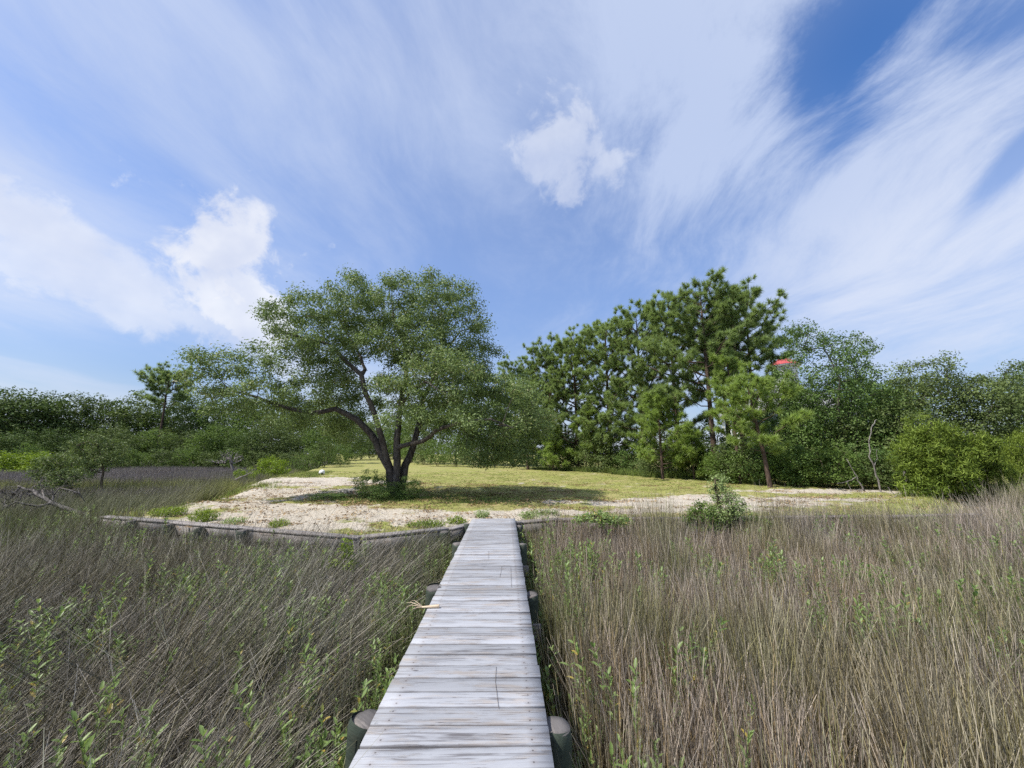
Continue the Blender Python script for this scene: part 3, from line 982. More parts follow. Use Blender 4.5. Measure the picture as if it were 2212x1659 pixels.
pine('pine_tree', 'small light green pine just right of the hanging oak boughs', 1195, 1018, 925, 0.05, 1.5, 44, needle=M_NEEDLE2, cone=True)
pine('pine_tree', 'small pine low between the young bushy pine and the tall trunks', 1500, 1036, 930, 0.06, 1.3, 45, needle=M_NEEDLE2, cone=True)
pine('pine_tree', 'lone umbrella pine standing above the far left treeline', 335, 1008, 795, 0.66, 4.2, 46, group='far left treeline', z=MARSH_Z + 0.5, puff=0.55, dens=0.9, barkr=0.016, nneed=60)


# ------------------------------------------------------------------ broadleaf trees and shrubs
def blob_ells(H, Rr, base, rng, k=7):
    e = [((0, 0, base + (H - base) * 0.5), (Rr * 0.75, Rr * 0.75, (H - base) * 0.42))]
    for i in range(k):
        a = i * 2.4 + rng.normal(0, 0.4)
        zf = (i + 0.5) / k
        rr = Rr * math.sqrt(max(0.1, 1 - (1.5 * (zf - 0.38)) ** 2))
        e.append(((math.cos(a) * rr * 0.62, math.sin(a) * rr * 0.62, base + (H - base) * (0.12 + 0.80 * zf)), (Rr * 0.42, Rr * 0.42, (H - base) * 0.16)))
    return e


def broad_meshes(H, Rr, seed, tips_n, per, sigma, size, leaf, base=0.18, dmin=0.3, up=0.35, aspect=0.55, bark=M_OAKBARK, stems=1, axis_out=None, flat=0.7, r0=0.017):
    rng = np.random.default_rng(seed)
    ells = blob_ells(H, Rr, H * base, rng)
    tips = thin(gaps(in_ellipsoids(ells, int(tips_n * 1.25), rng, 0.3), 7.0 / (H + 2.0), 0.14, seed), dmin)
    tips = tips[tips[:, 2] > 0.08]
    limbs = []
    for s in range(stems):
        a = s * 2.4 + seed
        k = 6
        f = np.linspace(0, 1, k)
        top = np.array([math.cos(a), math.sin(a), 0]) * (0.0 if stems == 1 else Rr * 0.45)
        pts = [np.array([0, 0, -0.15]) + np.array([top[0] * x, top[1] * x, x * (H * 0.8 + 0.15)]) + (rng.normal(size=3) * 0.03 * H * (0 < x < 1)) * np.array([1, 1, 0]) for x in f]
        limbs.append((pts, [max(0.006, r0 * H * (1 - x) ** 0.9 / math.sqrt(stems)) for x in f], None))
    pos, par, fx, cnt, ends = grow(limbs, tips, rng, 0.0, max(0.4, H * 0.08), 0.12)
    wm = wood(pos, par, fx, cnt, bark, 'trunk', 0.006 * (0.6 + H / 12), 0.45)
    cm = clump_leaves(tips, per, sigma, size, rng, up, aspect, flat, 'crown', leaf, axis_out)
    return wm, cm


PROTO = {}
ORD = ['first', 'second', 'third', 'fourth', 'fifth', 'sixth', 'seventh', 'eighth', 'ninth', 'tenth', 'eleventh', 'twelfth']
LOOK = {'far_a': 'dark green', 'far_b': 'olive', 'far_c': 'fresh green', 'far_shrub': 'fresh green', 'far_shrub2': 'olive', 'shrub_a': 'dark green', 'shrub_b': 'fresh green', 'shrub_c': 'olive'}
SEEN = {}


def nth(key, proto):
    k = (key, proto)
    SEEN[k] = SEEN.get(k, -1) + 1
    return ORD[SEEN[k]], LOOK[proto]



def plant(name, label, cat, proto, p, scale=1.0, rotz=0.0, group=None, parts=('trunk', 'crown'), sz=None):
    wm, cm = PROTO[proto]
    o = thing(name, label, cat, p, rotz, group, (scale, scale, scale if sz is None else sz))
    obj(parts[0], wm, o)
    if cm:
        obj(parts[1], cm, o)
    return o


def ground_z(x, y):
    return float(land_z(np.array([x]), np.array([y]))[0]) if y > float(edge_y(x)) else MARSH_Z


# near right
PROTO['tall'] = broad_meshes(9.2, 3.1, 61, 1900, 120, 0.30, 0.12, M_GREEN, 0.10, 0.62)
PROTO['round'] = broad_meshes(7.2, 3.6, 62, 1900, 120, 0.30, 0.115, M_OLIVE, 0.10, 0.62)
PROTO['round2'] = broad_meshes(7.0, 3.4, 63, 1800, 120, 0.30, 0.12, M_GREEN, 0.10, 0.62)
PROTO['shrub_a'] = broad_meshes(2.2, 1.25, 71, 420, 60, 0.16, 0.085, M_GREEN, 0.0, 0.30, stems=4, bark=M_STEM)
PROTO['shrub_b'] = broad_meshes(2.0, 1.3, 72, 420, 60, 0.16, 0.085, M_GREEN2, 0.0, 0.30, stems=4, bark=M_STEM)
PROTO['shrub_c'] = broad_meshes(2.1, 1.2, 73, 420, 60, 0.16, 0.08, M_OLIVE, 0.0, 0.30, stems=4, bark=M_STEM)
PROTO['lime'] = broad_meshes(1.6, 1.3, 74, 420, 60, 0.14, 0.09, M_LIME, 0.0, 0.26, stems=5, bark=M_STEM)
PROTO['cedar'] = broad_meshes(4.6, 1.95, 75, 3000, 90, 0.18, 0.18, M_CEDAR, 0.02, 0.36, up=0.1, aspect=0.16, axis_out=0.8, flat=1.5)
PROTO['far_a'] = broad_meshes(10, 4.2, 81, 900, 62, 0.52, 0.27, M_FARG, 0.06, 1.05)
PROTO['far_b'] = broad_meshes(9, 4.0, 82, 900, 62, 0.52, 0.26, M_FARO, 0.06, 1.05)
PROTO['far_c'] = broad_meshes(8.5, 3.6, 83, 800, 62, 0.50, 0.26, M_FARF, 0.05, 1.0)
PROTO['far_shrub'] = broad_meshes(3.2, 2.2, 84, 320, 45, 0.30, 0.16, M_FARF, 0.0, 0.58, stems=4, bark=M_STEM)
PROTO['far_shrub2'] = broad_meshes(3.4, 2.0, 85, 320, 45, 0.30, 0.16, M_FARO, 0.0, 0.58, stems=4, bark=M_STEM)


def put(name, label, cat, proto, u, yy, H=None, rot=0, group=None, parts=('trunk', 'crown'), wide=1.0):
    """plant a prototype at the depth yy under the pixel column u, scaled to the height H"""
    d = ray(u, 1000)
    x = d.x / d.y * yy
    z = ground_z(x, yy) - 0.03
    base = {'tall': 9.2, 'round': 7.2, 'round2': 7.0, 'shrub_a': 2.2, 'shrub_b': 2.0, 'shrub_c': 2.1, 'lime': 1.6, 'cedar': 4.6,
            'far_a': 10, 'far_b': 9, 'far_c': 8.5, 'far_shrub': 3.2, 'far_shrub2': 3.4}[proto]
    s = (H or base) / base
    return plant(name, label, cat, proto, (x, yy, z), s * wide, rot, group, parts, s)


ST = ('stems', 'leaves')
put('broadleaf_tree', 'tall dark green broadleaf tree between the pines and the cedar', 'tree', 'tall', 1822, 19.5, 8.3, 0.3, 'broadleaf trees on the right', wide=0.95)
put('broadleaf_tree', 'shorter broadleaf tree filling in behind the dead white stems', 'tree', 'round2', 1885, 21.5, 6.2, 1.0, 'broadleaf trees on the right', wide=0.8)
put('broadleaf_tree', 'leafy tree under the red roofed tower beside the leaning pine', 'tree', 'round2', 1750, 22.5, 5.6, 4.0, 'broadleaf trees on the right', wide=0.7)
put('broadleaf_tree', 'olive green oak rising directly behind the bright cedar', 'tree', 'round', 2045, 17.5, 5.8, 2.0, 'broadleaf trees on the right')
put('broadleaf_tree', 'olive green oak at the right edge behind the dead grey limb', 'tree', 'round', 2190, 16.5, 5.4, 3.6, 'broadleaf trees on the right')
put('broadleaf_tree', 'dark green oak cut by the right edge of the photo', 'tree', 'round2', 2330, 17.5, 5.7, 0.6, 'broadleaf trees on the right')
put('broadleaf_tree', 'dark tree in the gap between the tall broadleaf tree and the oaks', 'tree', 'round2', 1975, 24, 6.2, 5.1, 'broadleaf trees on the right', wide=0.6)

put('broadleaf_tree', 'slim tree masking the white house behind the leaning pine', 'tree', 'round2', 1702, 27, 7.6, 2.2, 'broadleaf trees on the right', wide=0.55)
put('cedar_tree', 'low dark cedar right of the bright cedar, above the rushes', 'cedar', 'cedar', 2125, 14.2, 1.9, 2.4, 'cedars', wide=1.0)
put('cedar_tree', 'small cedar at the right edge above the grey rushes', 'cedar', 'cedar', 2225, 14.6, 2.6, 4.4, 'cedars', wide=0.9)

# understory along the right-hand wood edge
under = [(1165, 38, 'shrub_a', 2.6), (1215, 36, 'shrub_b', 2.4), (1262, 35, 'shrub_c', 3.0), (1300, 31, 'shrub_c', 3.2), (1338, 31, 'shrub_b', 2.0), (1372, 29, 'shrub_a', 2.4), (1412, 26, 'shrub_c', 2.0), (1462, 25, 'shrub_a', 2.0), (1498, 24.5, 'shrub_b', 1.6),
         (1545, 23, 'shrub_a', 2.0), (1572, 21, 'shrub_b', 2.0), (1598, 20.6, 'shrub_c', 2.4), (1632, 20.0, 'shrub_a', 2.4), (1672, 20, 'shrub_a', 2.0), (1712, 18.6, 'shrub_b', 1.9), (1745, 18, 'shrub_a', 1.9), (1790, 17.4, 'shrub_b', 2.0), (1835, 17.2, 'shrub_c', 1.6), (1870, 17, 'shrub_a', 1.9), (1915, 16.6, 'shrub_c', 1.6), (1960, 16.2, 'shrub_a', 1.8)]
for i, (u, yy, pr, h) in enumerate(under):
    put('shrub', '%s %s shrub at the foot of the right-hand wood, counted from the oak' % nth('u', pr), 'shrub', pr, u, yy, h, i * 1.7, 'shrubs along the wood edge', ST, 1.1)
under2 = [(1640, 25, 4.4), (1235, 40, 4.2), (1345, 34, 4.5), (1440, 29, 4.2), (1520, 26, 3.6), (1700, 23, 2.6), (1770, 20.5, 3.6), (1860, 19, 3.4), (1930, 18.5, 3.4)]
for i, (u, yy, h) in enumerate(under2):
    put('shrub', '%s tall %s shrub inside the right-hand wood, counted from the oak' % nth('u2', ('shrub_a', 'shrub_c')[i % 2]), 'shrub', ('shrub_a', 'shrub_c')[i % 2], u, yy, h, i * 1.1, 'tall shrubs inside the wood', ST, 1.0)

# behind the oak
back = [(1110, 43, 'far_shrub', 3.0), (1070, 42, 'far_shrub', 2.6), (1025, 43, 'far_shrub2', 2.8), (985, 44, 'far_shrub', 3.0), (945, 47, 'far_shrub', 3.0), (915, 53, 'far_shrub2', 3.0), (888, 62, 'far_shrub', 3.2), (866, 96, 'far_shrub2', 4.0), (845, 100, 'far_shrub', 4.2), (822, 102, 'far_shrub2', 4.2), (800, 101, 'far_shrub', 4.0), (778, 92, 'far_shrub2', 4.2), (756, 78, 'far_shrub', 4.0)]
for i, (u, yy, pr, h) in enumerate(back):
    put('shrub', '%s %s shrub from the right at the wood behind the oak' % nth('b', pr), 'shrub', pr, u, yy, h, i * 2.0, 'shrubs behind the oak', ST)
backt = [(1110, 47, 'far_a', 10), (1050, 48, 'far_c', 9.5), (985, 52, 'far_a', 10), (930, 58, 'far_b', 10.5), (890, 70, 'far_c', 11), (850, 95, 'far_a', 11), (815, 105, 'far_c', 10), (780, 98, 'far_b', 10.5), (745, 84, 'far_a', 11), (832, 118, 'far_a', 9), (797, 120, 'far_a', 9), (868, 112, 'far_b', 9)]
for i, (u, yy, pr, h) in enumerate(backt):
    put('broadleaf_tree', '%s %s tree from the right in the wood behind the oak' % nth('bt', pr), 'tree', pr, u, yy, h, i * 1.3, 'wood behind the oak')
leftl = [(735, 46, 'far_shrub', 2.6), (700, 43, 'far_shrub2', 2.9), (665, 42, 'far_shrub', 2.4), (640, 44, 'far_shrub2', 2.6)]
for i, (u, yy, pr, h) in enumerate(leftl):
    put('shrub', '%s %s bush left of the oak trunk at the far rim of the lawn' % nth('l', pr), 'shrub', pr, u, yy, h, i * 2.3, 'bushes at the left rim of the lawn', ST)
lt = [(710, 58, 'far_a', 9.0), (660, 56, 'far_c', 9.0), (615, 58, 'far_b', 9.0), (565, 55, 'far_c', 8.6), (520, 57, 'far_a', 9.4), (475, 56, 'far_c', 9.6), (430, 57, 'far_b', 10.0), (395, 60, 'far_a', 11.2), (350, 58, 'far_c', 9.0), (300, 58, 'far_b', 9.2), (250, 57, 'far_a', 9.0), (205, 57, 'far_b', 9.4), (155, 55, 'far_a', 9.2), (105, 54, 'far_b', 9.2), (60, 52, 'far_a', 9.0), (15, 50, 'far_a', 8.9), (-35, 49, 'far_b', 8.9), (-90, 48, 'far_a', 8.8)]
for i, (u, yy, pr, h) in enumerate(lt):
    put('broadleaf_tree', '%s %s tree left of the oak in the tall back row of the treeline' % nth('lt', pr), 'tree', pr, u, yy, h * (1.14 if u < 330 else 1.04) * random.uniform(0.95, 1.06), i * 0.9, 'far left treeline', wide=1.1)
lt2 = [(690, 50, 'far_c', 5.5), (630, 50, 'far_b', 5.5), (580, 49, 'far_b', 6.0), (530, 49, 'far_a', 5.5), (485, 50, 'far_c', 6.0), (440, 49, 'far_c', 5.2), (385, 50, 'far_b', 5.0), (330, 49, 'far_c', 5.4), (280, 48, 'far_b', 5.0), (230, 49, 'far_b', 5.8), (185, 47, 'far_b', 4.6), (130, 46, 'far_a', 5.2), (80, 46, 'far_a', 4.8), (30, 44, 'far_a', 5.0), (-25, 43, 'far_a', 5.0)]
for i, (u, yy, pr, h) in enumerate(lt2):
    put('broadleaf_tree', '%s low %s tree left of the oak in the front row of the treeline' % nth('lt2', pr), 'tree', pr, u, yy, h, i * 1.9, 'far left treeline front row', wide=1.2)
lt3 = [(610, 46, 'far_shrub2', 2.4), (560, 46, 'far_shrub2', 2.6), (505, 47, 'far_shrub', 2.8), (455, 46, 'far_shrub2', 2.6), (405, 46, 'far_shrub', 3.0), (350, 45, 'far_shrub2', 2.8), (300, 45, 'far_shrub', 2.6), (255, 44, 'far_shrub2', 3.0)]
for i, (u, yy, pr, h) in enumerate(lt3):
    put('shrub', '%s %s bush left of the oak on the far side of the left marsh' % nth('lt3', pr), 'shrub', pr, u, yy, h, i * 1.5, 'bushes at the far side of the left marsh', ST, 1.15)

put('shrub', 'bright yellow green bush at the left corner of the sandy lawn', 'shrub', 'lime', 585, 31, 2.0, 0.4, 'lime bushes', ST, 1.0)
put('shrub', 'smaller bright green bush left of the yellow green corner bush', 'shrub', 'lime', 530, 27, 1.2, 1.4, 'lime bushes', ST, 0.9)
put('shrub', 'long lime green bush beyond the left marsh', 'shrub', 'lime', 118, 38, 2.3, 2.4, 'lime bushes', ST, 1.6)
put('shrub', 'lime green bush at the left edge beyond the marsh', 'shrub', 'lime', 15, 37, 2.4, 3.1, 'lime bushes', ST, 1.4)
put('shrub', 'dark upright shrub standing over the lime bushes at far left', 'shrub', 'far_shrub', 62, 39, 3.3, 3.1, None, ST, 0.8)

# ------------------------------------------------------------------ small trees and shrubs of the marsh edge
def traced(name, label, cat, base, limb_px, ells_px, leaf, seed, tips_n, per, sigma, size, dmin, group=None, bark=M_STEM, axis_out=None, r_tip=0.004, aspect=0.5, parts=('trunk', 'crown'), bare=0):
    """a plant with stems traced at its own depth (base: world position)"""
    rng = np.random.default_rng(seed)
    b = np.array(base)
    limbs = []
    for k, (pts, rad) in enumerate(limb_px):
        P_ = [np.array(at_y(u, v, base[1] + dy)) - b for u, v, dy in pts]
        limbs.append((P_, rad, None if k == 0 else 1))
    s = base[1] / FPX
    ells = [(np.array(at_y(u, v, base[1] + dy)) - b, (ru * s, ry, rv * s)) for u, v, ru, rv, dy, ry in ells_px]
    tips = thin(gaps(in_ellipsoids(ells, tips_n, rng, 0.1), 2.4, 0.27 if name == 'cedar_tree' else 0.15, seed), dmin)
    pos, par, fx, cnt, ends = grow(limbs, tips, rng, 0.0, 0.25, 0.18 if not bare else 0.25)
    o = thing(name, label, cat, tuple(base), 0, group)
    obj(parts[0], wood(pos, par, fx, cnt, bark, parts[0], r_tip, 0.45), o)
    if per:
        obj(parts[1], clump_leaves(tips, per, sigma, size, rng, 0.3, aspect, 0.9, parts[1], leaf, axis_out), o)
    return o


def base_px(u, v, z):
    p = on_z(u, v, z)
    return (p.x, p.y, ground_z(p.x, p.y) - 0.03)


b = base_px(218, 1068, MARSH_Z + 0.25)
traced('small_tree', 'thin small tree with dark straight trunk standing in the left marsh', 'tree', b,
       [([(218, 1080, 0), (219, 1040, 0), (221, 1005, 0), (216, 975, 0), (205, 950, 0)], [0.055, 0.05, 0.045, 0.03, 0.01])],
       [(205, 960, 38, 22, 0, 0.9), (170, 985, 50, 22, 0.2, 0.9), (225, 990, 30, 18, -0.2, 0.7), (185, 1010, 45, 18, 0, 0.9), (240, 965, 30, 15, 0.3, 0.6)],
       M_OLIVE, 3, 420, 26, 0.12, 0.10, 0.17, 'small trees in the left marsh')
b = base_px(172, 1108, MARSH_Z + 0.35)
traced('small_tree', 'leaning small tree with crooked trunk left of the thin straight one', 'tree', b,
       [([(186, 1112, 0), (178, 1080, 0), (158, 1058, 0.1), (140, 1045, 0.1), (128, 1020, 0.1), (120, 990, 0.1)], [0.05, 0.045, 0.04, 0.035, 0.025, 0.01])],
       [(130, 1000, 36, 20, 0, 0.6), (110, 1020, 34, 18, 0.2, 0.6), (150, 1030, 34, 18, -0.2, 0.6), (128, 1048, 34, 10, 0, 0.5), (95, 995, 22, 12, 0, 0.4)],
       M_OLIVE, 4, 360, 26, 0.09, 0.07, 0.13, 'small trees in the left marsh')
M_DEAD2 = bark_mat('dark_dead_wood', (0.05, 0.042, 0.036), (0.20, 0.185, 0.175), 20, 0.4)
b = base_px(190, 1122, MARSH_Z + 0.55)
traced('dead_shrub', 'fallen dead grey tree with bare twisting limbs in the left marsh', 'dead tree', b,
       [([(196, 1116, 0), (165, 1106, 0), (135, 1096, 0), (112, 1086, 0), (96, 1076, 0), (90, 1058, 0.1), (86, 1038, 0.2)], [0.05, 0.046, 0.042, 0.036, 0.03, 0.02, 0.008]),
        ([(112, 1086, 0), (85, 1094, -0.2), (58, 1090, -0.3), (35, 1084, -0.4), (5, 1100, -0.5)], [0.034, 0.03, 0.024, 0.016, 0.007]),
        ([(118, 1088, 0), (116, 1070, 0.2), (128, 1054, 0.3), (148, 1058, 0.4), (172, 1066, 0.4), (184, 1085, 0.5)], [0.028, 0.025, 0.022, 0.02, 0.018, 0.010]),
        ([(96, 1076, 0), (70, 1058, 0.3), (40, 1050, 0.5), (10, 1052, 0.6)], [0.03, 0.025, 0.018, 0.008])],
       [(60, 1062, 60, 18, 0.2, 0.6), (120, 1060, 40, 16, 0.3, 0.5), (20, 1075, 40, 22, 0, 0.5), (60, 1095, 50, 10, -0.3, 0.4)],
       None, 5, 520, 0, 0, 0, 0.09, bark=M_DEAD2, r_tip=0.0045, parts=('limbs',), bare=1)
b = base_px(500, 1012, MARSH_Z + 0.2)
b = (b[0] * 0.62, b[1] * 0.62, MARSH_Z - 0.02)
traced('dead_shrub', 'bare grey dead bush beyond the left marsh near the corner bush', 'dead bush', b,
       [([(505, 1022, 0), (500, 1005, 0), (497, 990, 0)], [0.06, 0.05, 0.03])],
       [(495, 985, 26, 16, 0, 0.9), (515, 990, 14, 12, 0, 0.5), (470, 996, 28, 9, 0, 0.6)], None, 6, 220, 0, 0, 0, 0.16, bark=M_DEAD, r_tip=0.011, parts=('limbs',), bare=1)

_d = ray(2030, 1000)
_x = _d.x / _d.y * 13.9
traced('cedar_tree', 'bright yellow green cedar bush at the right end of the lawn', 'cedar', (_x, 13.9, ground_z(_x, 13.9) - 0.03),
       [([(2030, 1082, 0), (2030, 1030, 0), (2020, 980, 0), (2005, 925, 0)], [0.09, 0.07, 0.05, 0.015])],
       [(1998, 918, 22, 20, 0, 0.35), (1995, 935, 34, 34, 0, 0.6), (2030, 950, 42, 34, 0, 0.7), (1985, 985, 42, 40, 0, 0.8), (2070, 975, 48, 36, 0, 0.8), (2110, 960, 34, 26, 0, 0.6), (2030, 1010, 62, 40, -0.1, 0.9), (1990, 1050, 36, 32, -0.1, 0.6), (2060, 1050, 50, 26, -0.1, 0.7), (2100, 1005, 40, 26, 0.2, 0.7), (1975, 960, 24, 20, 0, 0.4)],
       M_CEDAR, 75, 3600, 110, 0.13, 0.13, 0.23, 'cedars', M_OAKBARK, 0.75, aspect=0.2)

# tall shrub in front of the right-hand bulkhead
b = base_px(1572, 1150, MARSH_Z + 0.72)
traced('shrub', 'tall feathery grey green shrub growing out of the rushes by the right bulkhead', 'shrub', b,
       [([(1580, 1175, 0), (1572, 1140, 0), (1562, 1112, 0), (1552, 1085, 0), (1546, 1058, 0), (1545, 1035, 0)], [0.016, 0.014, 0.012, 0.010, 0.007, 0.004]),
        ([(1572, 1140, 0), (1582, 1110, 0.1), (1592, 1085, 0.1)], [0.012, 0.009, 0.005])],
       [(1552, 1052, 22, 28, 0, 0.25), (1565, 1075, 28, 26, 0, 0.3), (1582, 1098, 34, 24, 0, 0.35), (1600, 1118, 30, 14, 0.1, 0.3), (1545, 1110, 24, 20, -0.1, 0.3)],
       M_SAGE, 11, 900, 16, 0.05, 0.045, 0.07, 'shrubs by the right bulkhead', parts=ST, aspect=0.4)
b = base_px(1520, 1150, MARSH_Z + 0.72)
traced('shrub', 'dense low green shrub left of the tall feathery shrub', 'shrub', b,
       [([(1520, 1175, 0), (1518, 1140, 0), (1512, 1110, 0)], [0.014, 0.012, 0.006])],
       [(1515, 1108, 34, 22, 0, 0.35), (1495, 1118, 22, 16, 0, 0.3), (1540, 1125, 34, 18, 0, 0.35), (1530, 1140, 40, 14, -0.1, 0.3)],
       M_GREEN2, 12, 700, 18, 0.05, 0.05, 0.075, 'shrubs by the right bulkhead', parts=ST)
b = base_px(1632, 1150, MARSH_Z + 0.72)
traced('shrub', 'low dark green shrub right of the tall feathery shrub', 'shrub', b,
       [([(1632, 1172, 0), (1630, 1140, 0), (1626, 1122, 0)], [0.012, 0.010, 0.005])],
       [(1628, 1130, 34, 14, 0, 0.3), (1600, 1140, 24, 12, 0, 0.3)], M_GREEN2, 13, 320, 18, 0.05, 0.05, 0.08, 'shrubs by the right bulkhead', parts=ST)
b = base_px(1995, 1140, MARSH_Z + 0.6)
traced('shrub', 'yellowish green shrub among the rushes at right', 'shrub', b,
       [([(1995, 1150, 0), (1992, 1130, 0), (1990, 1118, 0)], [0.012, 0.010, 0.005])],
       [(1985, 1126, 36, 12, 0, 0.4), (1950, 1132, 26, 10, 0, 0.3), (2030, 1130, 30, 12, 0, 0.3)], M_SAGE, 14, 420, 18, 0.05, 0.055, 0.08, 'shrubs by the right bulkhead', parts=ST)
b = base_px(1300, 1150, MARSH_Z + 0.8)
traced('shrub', 'low light green shrub at the bulkhead right of the boardwalk end', 'shrub', b,
       [([(1300, 1160, 0), (1298, 1135, 0), (1296, 1118, 0)], [0.012, 0.010, 0.005])],
       [(1295, 1120, 34, 13, 0, 0.35), (1262, 1126, 24, 10, 0, 0.3), (1335, 1126, 26, 10, 0, 0.3)], M_OXEYE, 15, 420, 18, 0.05, 0.05, 0.08, 'shrubs by the right bulkhead', parts=ST)

# weeds on the sand along the left bulkhead and round the oak
for i, (u, v, w, h, mt, lab) in enumerate([
        (440, 1122, 30, 28, M_LIME, 'bushy bright green weed on the sand behind the left bulkhead'),
        (365, 1112, 36, 18, M_LIME, 'reddish green weed clump left of the bushy weed on the bulkhead sand'),
        (300, 1098, 40, 20, M_LIME, 'yellow green weed mound near the left end of the bulkhead'),
        (325, 1088, 24, 16, M_LIME, 'small lime weed tuft behind the yellow green mound'),
        (255, 1086, 44, 14, M_SAGE, 'pale green weed patch by the left end of the bulkhead'),
        (258, 1065, 40, 16, M_GREEN2, 'dark green low bush behind the bulkhead end in the left marsh'),
        (205, 1085, 42, 18, M_SAGE, 'pale sage bush below the thin small tree'),
        (505, 1128, 22, 12, M_SAGE, 'leaning grassy weed on sand right of the bushy weed'),
        (605, 1136, 18, 15, M_LIME, 'yellow green tuft at the lowest bend of the bulkhead'),
        (920, 1136, 40, 12, M_LIME, 'yellow flowered weeds on the sand left of the boardwalk end'),
        (985, 1128, 22, 14, M_LIME, 'yellow green weed right beside the boardwalk end'),
        (1040, 1118, 16, 14, M_SAGE, 'grey green sprig hanging over the far left corner of the boardwalk'),
        (1145, 1116, 24, 12, M_SAGE, 'green sprigs just right of the boardwalk end'),
        (1180, 1112, 30, 10, M_OXEYE, 'low weeds on the lawn edge right of the boardwalk end')]):
    b = base_px(u, v, LAND_Z if u > 230 else MARSH_Z + 0.3)
    y_min = float(edge_y(b[0])) + 0.12
    if b[1] < y_min and -9.6 < b[0] < 11:
        b = (b[0], y_min, ground_z(b[0], y_min) - 0.01)
    s = b[1] / FPX
    rng = np.random.default_rng(200 + i)
    n = int(70 + w * h * 0.12)
    tips = thin(in_ellipsoids([((0, 0, h * s * 0.55), (w * s, max(0.2, w * s * 0.7), h * s * 0.5))], n * 3, rng, 0.1), 0.06)
    tips = tips[tips[:, 2] > 0.02]
    o = thing('weed', lab, 'weed', b, 0, 'weeds on the sandy bank')
    lm = [([np.array([0, 0, -0.03]), np.array([0, 0, h * s * 0.3])], [0.008, 0.004], None)]
    pos, par, fx, cnt, ends = grow(lm, tips, rng, 0, 0.2, 0.1)
    obj('stems', wood(pos, par, fx, cnt, M_STEM, 'stems', 0.002, 0.4), o)
    obj('leaves', clump_leaves(tips, 12, 0.04, 0.06, rng, 0.2, 0.28, 1.0, 'leaves', mt, 0.9), o)

b = (float(at_y(852, 1085, 13.4).x), 13.3, LAND_Z)
for i, (du, dyy, w, h, lab) in enumerate([(-0.75, -0.1, 1.0, 0.95, 'dark leafy sprout bush against the left foot of the oak'), (0.55, -0.25, 0.9, 0.8, 'dark leafy sprout bush against the right foot of the oak'), (-0.1, -0.75, 0.9, 0.6, 'low dark bush in front of the oak stems'), (-2.0, -0.5, 1.1, 0.28, 'low green weeds in the shade left of the oak stems')]):
    p = (b[0] + du, b[1] + dyy, ground_z(b[0] + du, b[1] + dyy) - 0.02)
    plant('shrub', lab, 'shrub', 'shrub_a', p, 0.5 * w, i * 2.0, 'bushes at the foot of the oak', ST, 0.45 * h)

# dead white sticks by the right-hand wood
def sticks(name, label, cat, u, yy, specs, group=None):
    d = ray(u, 1000); x = d.x / d.y * yy
    z = ground_z(x, yy)
    o = thing(name, label, cat, (x, yy, z), 0, group)
    for pts, r in specs:
        rng = np.random.default_rng(len(pts) + int(u))
        P_ = np.array([np.array(at_y(a, b_, yy + c_)) - np.array((x, yy, z)) for a, b_, c_ in pts])
        f = np.linspace(0, len(P_) - 1, len(P_) * 3)
        Q_ = np.stack([np.interp(f, np.arange(len(P_)), P_[:, k]) for k in range(3)], 1) + rng.normal(0, 0.012, (len(f), 3))
        mb = MB(); mb.tube(Q_, np.linspace(r, r * 0.35, len(f)), 6)
        obj('limb', mb.mesh('limb', M_DEAD, True), o)
    return o


sticks('dead_sapling', 'thin pale dead sapling standing before the right-hand wood', 'dead tree', 1905, 15.6,
       [([(1906, 1074, 0), (1898, 1040, 0), (1888, 1010, 0), (1878, 985, 0), (1877, 950, 0), (1885, 920, 0), (1893, 905, 0)], 0.035), ([(1888, 1010, 0), (1895, 990, 0.1), (1893, 970, 0.1)], 0.015)], 'pale dead stems')
sticks('dead_sapling', 'forked pale dead stick left of the thin dead sapling', 'dead tree', 1860, 15.6,
       [([(1868, 1062, 0), (1855, 1040, 0), (1845, 1020, 0), (1828, 992, 0)], 0.03), ([(1850, 1032, 0), (1828, 1040, -0.1), (1808, 1046, -0.2)], 0.018), ([(1830, 1040, -0.1), (1836, 1056, -0.1), (1838, 1070, -0.1)], 0.015), ([(1838, 1072, 0), (1855, 1062, 0), (1866, 1055, 0)], 0.016)], 'pale dead stems')
sticks('dead_sapling', 'thick broken brown stump leaning at the left side of the cedar', 'dead tree', 1962, 14.8,
       [([(1966, 1076, 0), (1962, 1050, 0), (1956, 1020, 0), (1948, 990, 0), (1944, 968, 0)], 0.07), ([(1962, 1050, 0), (1957, 1035, -0.1), (1954, 1020, -0.1)], 0.03)], 'pale dead stems')
sticks('driftwood_pile', 'heap of bleached fallen branches at the foot of the broken stump', 'branches', 1950, 13.9,
       [([(1915, 1082, 0), (1935, 1070, 0), (1945, 1066, 0)], 0.02), ([(1935, 1082, 0), (1965, 1074, 0), (1990, 1073, 0)], 0.025), ([(1940, 1078, 0.1), (1925, 1060, 0.1), (1918, 1052, 0.1)], 0.012), ([(1950, 1080, -0.1), (1975, 1068, -0.1), (1982, 1050, 0)], 0.012)])
sticks('dead_limb', 'bleached bare branching limb hanging right of the bright cedar', 'dead tree', 2115, 14.6,
       [([(2096, 1076, 0.2), (2090, 1050, 0.1), (2092, 1030, 0), (2102, 1012, 0), (2112, 995, 0), (2122, 980, 0), (2138, 968, 0)], 0.028), ([(2112, 995, 0), (2128, 988, 0), (2146, 980, 0)], 0.018), ([(2102, 1012, 0), (2125, 1010, 0), (2140, 1004, 0)], 0.012), ([(2092, 1030, 0), (2110, 1040, 0), (2130, 1050, 0)], 0.014), ([(2096, 1022, 0), (2118, 1024, 0), (2128, 1020, 0)], 0.010)], 'pale dead stems')
